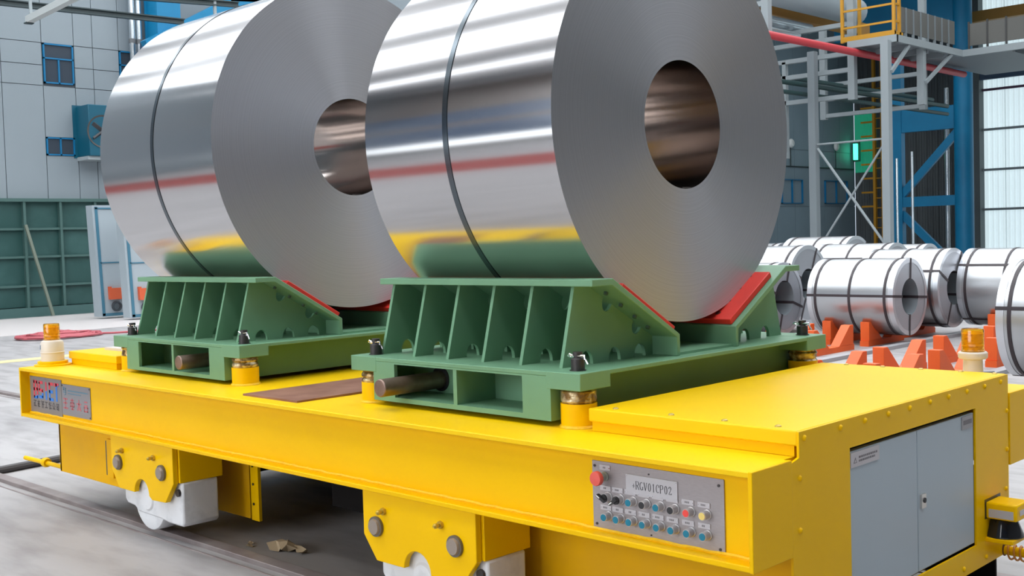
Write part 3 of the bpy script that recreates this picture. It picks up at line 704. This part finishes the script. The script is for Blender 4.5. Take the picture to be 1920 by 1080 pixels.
def clip_text(side,only):
    mb=MB()
    tmp=MB()
    w_=(lx1-lx0)/5
    for i,ch in enumerate('BSIET'):
        if i!=only: continue
        for (a,b,c,d) in BL[ch]:
            sx_,sz_=w_*.9,(lz1-lz0)
            p=Vector((lx0+i*w_+a*sx_,lz0+b*sz_)); q=Vector((lx0+i*w_+c*sx_,lz0+d*sz_)); e=(q-p).normalized(); n=Vector((-e.y,e.x))*.0105; p-=e*.008; q+=e*.008
            tmp.prism([(v.x,v.y) for v in(p-n,q-n,q+n,p+n)],'y',yp-.0062,yp-.005)
    me=bpy.data.meshes.new('t'); me.from_pydata(tmp.v,[],tmp.f); bm=bmesh.new(); bm.from_mesh(me); bpy.data.meshes.remove(me)
    nrm=Vector((-(lz1-lz0),0,(lx1-lx0))).normalized()*side
    bmesh.ops.bisect_plane(bm, geom=bm.verts[:]+bm.edges[:]+bm.faces[:], plane_co=(lx0,0,lz0), plane_no=nrm, clear_inner=True)
    bm.verts.index_update(); mb.v=[v.co.copy() for v in bm.verts]; mb.f=[tuple(v.index for v in f.verts) for f in bm.faces]; mb.mi=[0]*len(mb.f); bm.free()
    return mb
for i in range(5):
    for sd,mm in((1,ink_red),(-1,ink_blue)):
        mb=clip_text(sd,i)
        if mb.f: mb.build('letter',mm,m1)
G1=[[(.1,.9,.9,.9),(.1,.1,.9,.1),(.5,.1,.5,.9),(.1,.5,.45,.5),(.15,.1,.15,.5)],[(.1,.8,.9,.8),(.5,0,.5,1),(.15,.45,.85,.45),(.15,.1,.85,.1),(.2,.1,.2,.6)],
[(.1,.95,.4,.6),(.3,.7,.3,0),(.5,.9,.95,.9),(.5,.5,.95,.5),(.72,.9,.72,.0)],[(.1,.9,.9,.9),(.5,.9,.5,.1),(.1,.1,.9,.1)],[(.1,.7,.45,.7),(.28,1,.28,0),(.55,.9,.9,.9),(.55,.6,.9,.6),(.5,.1,.95,.1),(.72,.1,.72,.5)],
[(.35,.95,.1,.5),(.65,.95,.9,.5),(.45,.5,.2,.1),(.2,.1,.8,.15),(.65,.35,.85,.05)],[(.1,.9,.9,.9),(.88,.9,.85,0),(.15,.65,.65,.65),(.2,.45,.6,.45),(.2,.1,.6,.1),(.2,.1,.2,.45),(.6,.1,.6,.45)]]
for i,g in enumerate(G1): mb=MB(); glyph(mb,g,-4.44+i*.06,.675,.046,yp-.005,0,.14); mb.build('letter',mat('worn_black_ink',(.09,.08,.085),.6),m1)
m2=MB().box(-3.985,-3.565,yp-.005,yp,.655,.862).build('maker_plate',mat('maker_plate_pale',(.28,.275,.29),.5,metal=.3),cart)
G2=[[(.1,.95,.9,.95),(.1,.55,.8,.55),(.1,.05,.9,.05),(.5,.05,.5,.95)],[(.2,.9,.8,.9),(.5,1,.5,.0),(.15,.65,.85,.65),(.15,.3,.85,.3),(.15,.3,.15,.65),(.85,.3,.85,.65),(.25,.05,.75,.05)],
[(.1,.65,.9,.65),(.5,1,.5,.65),(.5,.65,.15,.05),(.5,.65,.85,.05),(.5,.2,.6,.1)],[(.25,.95,.75,.95),(.25,.6,.75,.6),(.15,.4,.85,.4),(.15,.05,.85,.05),(.15,.05,.15,.4),(.85,.05,.85,.4)]]
for i,g in enumerate(G2): mb=MB(); glyph(mb,g,-3.965+i*.1,.700,.068,yp-.005,0,.14); mb.build('letter',ink_pink,m2)
mb=MB(); glyph(mb,[(.1,.9,.8,.8),(.1,.65,.8,.55),(.2,.9,.2,.6),(.8,.8,.8,.3),(.2,.35,.8,.3),(.5,.05,.75,.1)],-3.965,.79,.055,yp-.005,0,.13); mb.build('emblem',ink_teal,m2)
for bx_ in((-3.89,-3.60,.818,.826),(-3.89,-3.70,.800,.806)): MB().box(bx_[0],bx_[1],yp-.006,yp-.005,bx_[2],bx_[3]).build('text_line',ink_teal,m2)
#mb.box(-3.89,-3.60,yp-.006,yp-.005,.818,.826); mb.box(-3.89,-3.70,yp-.006,yp-.005,.800,.806); mb.build('lettering',ink_teal,m2)
for xx,zz in((-3.975,.852),(-3.575,.852),(-3.575,.665)):
    MB().cyl((xx,yp-.007,zz),(xx,yp-.005,zz),.006,n=8).build('plate_screw',dark_steel,m2)

# ================================================================== BEACONS
def beacon(x,y,z,label,tall):
    t=thing('warning_beacon',(x,y,z),label,'beacon','amber warning beacons')
    if tall:
        mb=MB(); mb.lathe([(.0,.032),(.098,.032),(.102,.03),(.102,.012),(.125,.008),(.125,.0)],(x,y,z),n=36); mb.build('mount_ring',yellow,t)
        b0=z+.032; mb=MB()
        mb.lathe([(.0,0),(.078,0),(.078,.055),(.081,.057),(.081,.063),(.078,.065),(.077,.125),(.070,.14),(.054,.148),(.0,.148)],(x,y,b0),n=40); bs=mb.build('base',cream,t)
        mb=MB(); d=Vector((-.36,-.93,0)).normalized(); c=Vector((x,y,b0+.098))+d*.074; s_=Vector((d.y,-d.x,0))
        mb.bar(c-s_*.014,c+s_*.014,.01,.03); mb.build('blue_sticker',mat('sticker_blue',(.02,.11,.25),.5),bs); b0+=.148
    else:
        mb=MB(); mb.lathe([(.0,.0),(.075,.0),(.075,.012),(.05,.02),(.046,.13),(.066,.135),(.070,.143),(.070,.163),(.064,.17),(.0,.17)],(x,y,z),n=40); mb.build('base',cream,t)
        mb=MB(); mb.cyl((x+.03,y+.04,z+.04),(x+.085,y+.055,z+.045),.026,n=14); mb.build('cable_gland',black_m,t); b0=z+.17
    mb=MB(); mb.lathe([(.056,0),(.056,.006),(.054,.008),(.054,.108),(.051,.114),(.0,.116)],(x,y,b0),n=40); mb.build('amber_dome',amber,t)
    mb=MB()
    prof=[(.0,.002)]+[(.034+.003*math.sin(k*2.6+1)-.002*(k%3),.002+k*.0085) for k in range(12)]+[(.0,.1)]
    mb.lathe(prof,(x,y,b0),n=20); mb.build('reflector',amber_in,t)
beacon(-4.47,.22,ZD-.0,'amber beacon on a tall cream base at the far left corner of the cart',True)
beacon(1.165,2.42,ZD+.0,'amber beacon on a short cream stem behind the yellow cabinet',False)

# ================================================================== BACKGROUND COILS
def galv_coil(x0,x1,y,D,label,z0=.15,rot=0.,nst=3,label_plate=True,r=None):
    R=D/2; r=r or .27; c=((x0+x1)/2,y,z0+R); h=(x1-x0)/2
    t=thing('wrapped_coil',(c[0],y,z0),label,'wrapped coil','wrapped coils on orange stands')
    mb=MB(); N=72
    mb.lathe([(R,-h),(R,h)],c,'x',n=N,mi=0); mb.lathe([(R,h),((R+r)/2,h),(r,h)],c,'x',n=N,mi=1); mb.lathe([(r,h),(r,-h)],c,'x',n=N,mi=2); mb.lathe([(r,-h),(R,-h)],c,'x',n=N,mi=1)
    mb.build('wrapped_roll',[galv,galv_face,bore_m],t,loc=c)
    for s in(-1,1):
        a,b=(h-.075,h+.004) if s>0 else (-h-.004,-h+.075)
        mb=MB(); pr=[(R+.001,a),(R+.005,a),(R+.005,b),(R+.001,b)]
        if s>0: pr=[(R+.001,a),(R+.005,a),(R+.005,b),(R-.06,b)]
        mb.lathe(pr,c,'x',n=N); mb.build('edge_ring',galv_ring,t)
    xs=[-h+.13,0,h-.13] if nst==3 else [-h+.13,h-.13]
    for q in xs:
        mb=MB(); mb.lathe([(R+.002,q-.019),(R+.008,q-.019),(R+.008,q+.019),(R+.002,q+.019)],c,'x',n=N); mb.build('strap',strap_m,t)
    for k in range(4):
        a=rot+k*PI/2; e=Vector((0,math.cos(a),math.sin(a))); f=Vector((0,-math.sin(a),math.cos(a)))*.019; C=Vector(c); X=Vector((1,0,0))
        mb=MB(); o_=.009
        loop=[e*(R+o_)-X*(h+o_), e*(R+o_)+X*(h+o_), e*(r-o_)+X*(h+o_), e*(r-o_)-X*(h+o_)]
        inn=[e*(R+.003)-X*(h+.003), e*(R+.003)+X*(h+.003), e*(r-.003)+X*(h+.003), e*(r-.003)-X*(h+.003)]
        vs_=[C+p+s*f for s in(-1,1) for p in loop]+[C+p+s*f for s in(-1,1) for p in inn]; fs=[]
        for i in range(4):
            j=(i+1)%4; fs+=[(i,j,4+j,4+i),(i,j,8+j,8+i),(4+i,4+j,12+j,12+i),(8+i,8+j,12+j,12+i)]
        mb.add(vs_,fs); mb.build('strap',strap_m,t)
    if label_plate:
        a=rot+PI*.97-.22; e=Vector((0,math.cos(a),math.sin(a))); f=Vector((0,-math.sin(a),math.cos(a)))
        mb=MB(); C=Vector(c)+e*(R+.004); mb.bar(C+Vector((-h+.20,0,0)),C+Vector((-h+.36,0,0)),.13,.004,ref=tuple(e)); mb.build('paper_label',paper,t)
    return t
galv_coil(-5.35,-3.98,12.80,1.13,'wrapped coil showing its open bore, in front of the others',rot=PI*.98)
galv_coil(-7.9,-6.38,14.1,1.33,'wrapped coil just right of the near big coil, behind the red pad',rot=PI*.86,label_plate=False)
galv_coil(-7.3,-5.75,12.25,1.10,'small piece of a wrapped coil showing behind the rear green wedge',rot=PI*.9,label_plate=False)
galv_coil(-5.3,-3.96,14.32,1.24,'wrapped coil directly behind the one showing its open bore',rot=PI*.85)
galv_coil(-3.93,-2.5,14.94,1.22,'wrapped coil behind the right beacon with its side turned to the viewer',rot=PI*.80)
galv_coil(-1.03,.5,9.0,1.22,'nearest wrapped coil, cut off by the right edge of the picture',rot=PI*.93)
galv_coil(-7.36,-5.89,16.41,1.31,'wrapped coil in the second row, above the open-bore coil',rot=PI*.8,label_plate=False)
galv_coil(-9.0,-7.58,18.14,1.44,'farthest wrapped coil, its top highest beside the big coil',rot=PI*.8,label_plate=False)
galv_coil(-7.4,-6.24,18.58,1.25,'wrapped coil of the last row below the blue column',rot=PI*.8,label_plate=False)
galv_coil(-10.6,-9.1,17.9,1.33,'wrapped coil farthest left, only its top edge showing',rot=PI*.8,label_plate=False)

# ---- orange V stands
def stand(x,y,wd,label,z=.0,h=.36):
    t=thing('coil_stand',(x,y,z),label,'coil stand','orange coil stands')
    MB().box(x-wd/2,x+wd/2,y-.58,y+.58,z,z+.08).build('base_bar',orange,t)
    for s in(-1,1):
        poly=[(y+s*.56,z+.08),(y+s*.56,z+h),(y+s*.46,z+h),(y+s*.14,z+.08)]
        MB().prism(poly,'x',x-wd/2,x+wd/2).build('wedge',orange,t,bevel=.004)
    return t
ORD={8.1:'front row',9.63:'second row',11.26:'third row',12.86:'fourth row'}
for (x,y,lab) in [(-5.07,12.86,'under the left end of the open-bore coil'),(-4.45,12.86,'under the right half of the open-bore coil'),
  (-5.07,11.26,'empty, just behind the rear lug of the near green saddle'),(-4.45,11.26,'empty, in front of the open-bore coil'),
  (-2.64,8.1,'empty, first row over the yellow cover, left of two'),(-1.98,8.1,'empty, first row over the yellow cover, right of two'),
  (-2.64,9.63,'empty, second row over the yellow cover, left of two'),(-1.98,9.63,'empty, second row, in front of the right beacon'),
  (-2.64,11.26,'empty, third row, behind the right beacon'),(-1.98,11.26,'empty, third row, right of the right beacon'),
  (-2.64,12.86,'empty, farthest of the free ones, right of the beacon top'),(-1.98,12.86,'empty, farthest row, behind the nearest wrapped coil'),
  (-.5,9.0,'under the nearest wrapped coil at the right edge'),(-3.4,14.94,'under the coil behind the right beacon'),
  (-7.1,14.1,'under the coil behind the red pad'),(-6.5,12.25,'under the coil behind the green wedge'),(-4.6,14.32,'under the coil directly behind the open-bore coil'),
  (-6.6,16.41,'hidden under the second-row coil'),(-8.3,18.14,'hidden under the highest far coil'),(-6.8,18.58,'hidden under the last-row coil'),(-9.9,17.9,'hidden under the farthest left coil')]:
    stand(x,y,.14,'orange V-shaped coil stand, '+lab)
for k,(x0,x1) in enumerate([(-4.05,-3.9),(-1.75,-1.6)]):
    MB().box(x0,x1,8.5,30,0,.05).build('floor_curb',plate_grey,fl)

# ================================================================== LEFT BACKGROUND
def panel_cab(x,y0,y1,h,label,lean):
    t=thing('white_cabinet',(x,y0,0),label,'cabinet','white cabinets by the green wall')
    L=lambda z:lean*(h-z)/h
    def slab(a,b,z0,z1,d0,d1,nm,m): 
        mb=MB(); mb.add([(x+d0,a+L(z0),z0),(x+d1,a+L(z0),z0),(x+d1,b+L(z0),z0),(x+d0,b+L(z0),z0),(x+d0,a+L(z1),z1),(x+d1,a+L(z1),z1),(x+d1,b+L(z1),z1),(x+d0,b+L(z1),z1)],
          [(0,1,2,3),(4,5,6,7),(0,1,5,4),(1,2,6,5),(2,3,7,6),(3,0,4,7)]); return mb.build(nm,m,t)
    slab(y0,y1,.06,h,-.35,0,'body',mat('cabinet_white',(.36,.42,.46),.45))
    bl=mat('cabinet_blue_trim',(.05,.17,.25),.5)
    slab(y0+.06,y0+.13,.08,h-.04,0,.02,'trim',bl); slab(y1-.07,y1,.08,h-.04,0,.02,'trim',bl); slab(y0+.06,y1,h-.10,h-.06,0,.02,'trim',bl); slab(y0+.06,y1,.07,.14,0,.02,'trim',bl); slab(y0+.1,y1,h*.49,h*.49+.03,0,.02,'trim',bl)
    slab(y0+.25,y0+.68,.49,.78,0,.10,'orange_box',mat('box_orange',(.62,.11,.04),.5))
    slab(y0+.25,y0+.32,.78,.82,0,.08,'box_ear',mat('box_orange',()))
    mb=MB(); yc=y0+.52; 
    for k in range(4): mb.tube([(x+.03+.02*k,yc+.11*math.cos(a),.31+.11*math.sin(a)) for a in [2*PI*i/20 for i in range(20)]],.022,6,closed=True)
    mb.build('hose_coil',mat('hose_dark',(.04,.05,.06),.5),t)
panel_cab(-24.1,9.86,10.85,2.9,'white cabinet with blue trim standing against the green wall, left one',.10)
panel_cab(-22.8,10.0,11.0,2.86,'white cabinet with blue trim half hidden behind the far coil',.10)
# blower box
bl=thing('wall_blower',(XW+.3,11.7,4.4),'dark teal square blower box with round fan opening, high on the wall','blower')
MB().box(XW,XW+.78,11.12,12.20,4.38,5.80).build('housing',teal_box,bl,bevel=.02)
MB().box(XW,XW+.02,11.02,12.45,4.36,5.84).build('back_plate',teal_box,bl)
mb=MB(); mb.lathe([(.0,-.05),(.36,-.05),(.42,.0),(.46,.012),(.46,-.0)],(XW+.785,11.52,5.06),'x',n=32); mb.build('fan_opening',mat('fan_brown',(.075,.065,.06),.6),bl)
mb=MB()
for k in range(5): a=2*PI*k/5; mb.bar((XW+.79,11.52,5.06),(XW+.79,11.52+.36*math.cos(a),5.06+.36*math.sin(a)),.05,.12,ref=(.6,.3,.7))
mb.build('fan_blade',mat('fan_dark',(.04,.04,.045),.5),bl)
MB().box(XW,XW+.7,11.1,12.4,4.28,4.38).build('shelf',white_paint,bl)
# silver pipes
for k,(y,l) in enumerate(((12.74,'left of the two shiny vertical pipes on the grey wall'),(12.95,'right of the two shiny vertical pipes beside the blue column'))):
    t=thing('vertical_pipe',(XW+.36,y,0),l,'pipe','shiny wall pipes'); MB().cyl((XW+.36,y,0),(XW+.36,y,14.9),.085,n=16).build('pipe',pipe_silver,t)
    for z in(7.75,10.,3.6): MB().cyl((XW+.36,y,z-.06),(XW+.36,y,z+.06),.10,n=16).build('collar',mat('collar_dark',(.12,.13,.14),.5),t)
tb=thing('blue_column',(XW+.6,13.6,0),'blue steel column against the grey wall above the far coil','column')
MB().box(XW+.3,XW+.9,13.25,14.0,0,14.9).build('shaft',blue_paint,tb); MB().box(XW+.28,XW+.32,13.18,14.07,0,14.9).build('flange',blue_paint,tb)
MB().bar((XW+.9,12.95,7.35),(XW+.9,16.9,9.55),.3,.75).build('brace',blue_paint,tb); MB().bar((XW+.9,15.6,9.4),(XW+.9,20,9.8),.3,.5).build('brace',blue_paint,tb)
def ibeam(mb,p0,p1,w_,h_):
    p0=Vector(p0);p1=Vector(p1); z=Vector((0,0,1)); mb.bar(p0+z*(h_/2-.015),p1+z*(h_/2-.015),w_,.03); mb.bar(p0-z*(h_/2-.015),p1-z*(h_/2-.015),w_,.03); mb.bar(p0,p1,.03,h_); return mb
dkb=mat('dark_green_beam',(.035,.055,.06),.5)
tag(ibeam(MB(),(-24,2,7.60),(-24,12.6,7.80),.14,.15).build('roof_rail',dkb,loc=(-24,8,7.6)),'lower dark overhead rail crossing the grey wall','overhead rail')
tag(ibeam(MB(),(-24,8.5,8.12),(-24,14.3,8.47),.14,.15).build('roof_rail',dkb,loc=(-24,12,8.3)),'upper dark overhead rail ending above the far coil','overhead rail')
tt=thing('hanging_lamp',(-23.4,8.4,7.0),'long pale batten lamp hanging at the top left','lamp')
MB().bar((-22.6,7.85,7.08),(-19.0,7.60,7.12),.16,.15).build('body',mat('batten_grey',(.52,.56,.56),.5),tt); MB().bar((-22.66,7.85,7.0),(-22.5,7.84,7.0),.18,.03).build('end_cap',dkb,tt); MB().box(-22.45,-22.4,7.8,7.86,7.15,14.9).build('hanger',white_paint,tt)
tag(MB().cyl((-24,13.56,8.0),(-24,13.56,14.9),.05,n=10).build('hanger_rod',white_paint,loc=(-24,13.56,8)),'thin pale rod hanging above the far coil','rod')

# ================================================================== RIGHT BACKGROUND
# hung pipe rack along Y at x=-16.5
FR=[(29.5,'nearest, beside the top of the near coil'),(35.3,'middle, below the big duct'),(41.2,'farthest, under the walkway')]
for k,(y,l) in enumerate(FR):
    t=thing('rack_frame',(-16.5,y,6.5),'white hanging pipe rack frame, '+l,'rack frame','pipe rack frames')
    for x in(-16.5,-20.9): MB().box(x-.13,x+.13,y-.12,y+.12,6.45,14.9).build('hanger_post',white_paint,t)
    for z in((6.6,7.55,8.15,8.75,9.21) if k<2 else (6.6,7.3,7.9)): MB().box(-20.9,-16.5,y-.1,y+.1,z-.08,z+.08).build('cross_bar',white_paint,t)
    if k<2: MB().box(-19.35,-19.2,y-.1,y+.1,4.5 if k==1 else 6.6,8.15).build('inner_post',white_paint,t)
def run(name,x,z,r,m,label,y0=24,y1=46,mb=None):
    return tag(MB().cyl((x,y0,z),(x,y1,z),r,n=20).build(name,m,loc=(x,(y0+y1)/2,z)),label,'pipe')
run('red_pipe',-16.0,8.03,.13,red_pipe,'long red pipe running past the white rack frames',24,44)
run('large_duct',-18.5,10.45,.52,duct_m,'large grey lagged duct at the top of the rack',24,39.5)
run('grey_pipe',-18.9,9.5,.20,pipe_silver,'mid-sized grey pipe above the red pipe',24,36.5)
run('grey_pipe',-18.2,8.94,.10,pipe_silver,'thin grey pipe just above the red pipe',24,34.5)
run('green_pipe',-20.0,7.80,.09,dk_green,'dark green pipe, upper of three below the red one',24,50)
run('green_pipe',-18.0,7.1,.09,dk_green,'dark green pipe, middle of three below the red one',24,47)
run('green_pipe',-18.0,6.75,.08,dk_green,'dark green pipe, lowest of three below the red one',24,47)
tag(MB().box(-19.55,-19.15,24,42,9.85,10.35).build('ochre_girder',ochre,loc=(-19,33,10)),'ochre girder below the large duct','girder')
# walkway (mezzanine)
wk=thing('walkway',(-15,38,0),'steel walkway on grey posts with brown side panels and a yellow cage','walkway')
ZW=8.33
MB().box(-16.3,-14.5,34.6,40.2,ZW-.05,ZW+.05).build('deck',steel_grey,wk); MB().box(-16.3,XE-12,40.2,47,ZW-.05,ZW+.05).build('deck',steel_grey,wk)
MB().box(-14.6,-14.45,34.6,40.25,ZW-.13,ZW+.12).build('edge_beam',white_paint,wk); MB().box(-14.6,XE-12,40.15,40.3,ZW-.13,ZW+.12).build('edge_beam',white_paint,wk); MB().box(-16.3,-14.45,34.55,34.7,ZW-.13,ZW+.12).build('edge_beam',white_paint,wk)
for y in(36,37.4,38.8): MB().box(-16.3,-14.6,y-.06,y+.06,ZW-.25,ZW-.05).build('joist',steel_grey,wk)
for x in(-12.6,-10.6,-8.6): MB().box(x-.05,x+.05,40.3,47,ZW-.2,ZW-.05).build('joist',steel_grey,wk)
for (x,y,zb_) in((-14.72,34.3,0),(-17.55,34.3,0)): MB().box(x-.14,x+.14,y-.14,y+.14,zb_,ZW-.1).build('column',steel_grey if x<-15 else white_paint,wk)
MB().box(-14.85,-14.6,37.0,37.25,6.2,ZW-.1).build('column',white_paint,wk)
MB().bar((-14.55,34.35,7.15),(-14.55,35.75,8.2),.1,.12).build('brace',white_paint,wk); MB().bar((-14.55,37.1,7.0),(-14.55,39.35,8.22),.1,.12).build('brace',white_paint,wk)
MB().cyl((-17.5,34.3,4.85),(-14.7,34.3,4.85),.035,n=8).build('tie_rod',white_paint,wk); MB().cyl((-17.4,34.3,4.7),(-14.8,34.3,1.1),.05,n=8).build('tie_rod',white_paint,wk); MB().cyl((-14.8,34.28,4.7),(-17.3,34.28,1.2),.04,n=8).build('tie_rod',white_paint,wk)
# side panels
y=35.0+.2
for i in range(8):
    a=35.25+i*.60; MB().box(-14.75,-14.70,a,a+.57,ZW+.34,ZW+1.22).build('guard_panel',brown_panel,wk); MB().box(-14.75,-14.66,a-.05,a+.0,ZW+.1,ZW+1.22).build('guard_post',steel_grey,wk)
for i in range(8):
    a=-14.3+i*.70; MB().box(a,a+.64,40.45,40.5,ZW+.28,ZW+1.12).build('guard_panel',brown_panel,wk); MB().box(a-.06,a,40.42,40.5,ZW+.1,ZW+1.2).build('guard_post',mat('guard_dark',(.06,.06,.06),.6),wk)
MB().box(-14.72,-14.66,35.2,40.2,ZW+.1,ZW+.16).build('toe_board',mat('guard_dark',()),wk)
# yellow cage
cg=thing('yellow_cage',(-14.7,34.9,ZW),'yellow guard rail cage at the corner of the walkway','guard rail')
for x,y in((-16.55,34.7),(-14.6,34.7),(-14.6,35.1),(-16.55,36)): MB().box(x-.05,x+.05,y-.05,y+.05,ZW+.1,ZW+1.9).build('rail_post',ladder_y,cg)
for z in(.62,1.22,1.80):
    MB().box(-16.55,-14.6,34.67,34.73,ZW+z-.035,ZW+z+.035).build('rail',ladder_y,cg); MB().box(-14.63,-14.57,34.7,35.1,ZW+z-.035,ZW+z+.035).build('rail',ladder_y,cg)
MB().box(-16.6,-14.55,34.64,34.7,ZW+.12,ZW+.30).build('kick_plate',ladder_y,cg); MB().box(-14.61,-14.55,34.7,35.3,ZW+.12,ZW+.26).build('kick_plate',ladder_y,cg)
# blue braced columns at y=50
bc=thing('blue_frame',(-18.5,50,0),'tall blue braced steel column and frame in front of the translucent wall','column')
MB().cyl((-18.52,50,0),(-18.52,50,14.9),.43,n=24).build('column',blue_paint,bc)
MB().cyl((-18.52,50,9.6),(-18.52,50,9.75),.75,n=24).build('ring_plate',steel_grey,bc)
MB().box(-21.95,-21.5,49.8,50.2,0,14.9).build('column',blue_paint,bc)
MB().box(-21.6,-18.6,49.84,50.16,6.35,7.45).build('beam',blue_paint,bc); MB().box(-21.7,-18.6,49.85,50.15,2.72,3.2).build('beam',blue_paint,bc); MB().box(-25,-18.6,49.84,50.16,11.2,14.).build('beam',blue_paint,bc)
MB().bar((-21.6,50,3.3),(-18.8,50,6.2),.2,.36).build('brace',blue_paint,bc); MB().bar((-21.8,50,2.6),(-19.6,50,.4),.2,.36).build('brace',blue_paint,bc)
# ladder
ld=thing('cage_ladder',(-25.9,56.0,0),'yellow vertical ladder against the far dark wall','ladder')
for x in(-25.98,-25.5): MB().box(x-.07,x+.07,55.9,56.1,.8,14).build('stile',ladder_y,ld)
for i in range(9): MB().box(-26.75,-25.98,55.92,56.0,2.9+i*.78,3.0+i*.78).build('cage_hoop',ladder_y,ld)
for i in range(16): MB().cyl((-25.98,56,1.2+i*.55),(-25.5,56,1.2+i*.55),.03,n=6).build('rung',ladder_y,ld)
# green lamp and strip
gl=thing('green_lamp',(-27.0,55.9,5.6),'green signal lamp glowing on the far wall beside the ladder','lamp')
MB().box(-27.18,-26.98,55.85,56.0,5.6,6.5).build('lens',green_lamp,gl); MB().box(-27.28,-26.88,56.0,56.1,5.5,6.6).build('housing',black_m,gl)
# wall lamps with cable
for k,(y,l) in enumerate(((54.34,'round white wall lamp above the right far window'),(49.55,'round white wall lamp next to the near coil edge'))):
    t=thing('wall_lamp',(XW+.1,y,5.1),l,'lamp','round wall lamps'); mb=MB(); mb.lathe([(.0,.12),(.16,.09),(.24,.0),(.24,-.04),(.0,-.04)],(XW+.12,y,6.3),'x',n=20); mb.build('globe',lamp_white,t); MB().cyl((XW+.05,y,6.1),(XW+.05,y,5.1),.03,n=6).build('conduit',dkb,t)
tag(MB().cyl((XW+.05,46.6,5.1),(XW+.05,56.4,5.1),.035,n=6).build('wall_conduit',dkb,loc=(XW,51,5.1)),'thin dark conduit along the far grey wall below the lamps','conduit')
# thin white poles in front of the far wall
for x,y,h,l in((-20.9,48,5.0,'thin white pole standing left of the blue column'),(-18.3,44,5.0,'thin white pole close to the blue column')):
    tag(MB().cyl((x,y,0),(x,y,h),.06,n=8).build('thin_pole',pipe_silver,loc=(x,y,0)),l,'pole')
tag(MB().cyl((-21.8,55.8,.0),(-21.8,55.8,9.),.16,n=12).build('downpipe',pipe_silver,loc=(-21.8,55.8,0)),'grey downpipe on the dark far wall behind the blue brace','pipe')
# crane girder high on the right
tag(MB().box(-20,XE,52,52.5,11.55,12.05).build('crane_girder',ochre,loc=(0,52,11.5)),'ochre crane girder high at the right edge','girder')
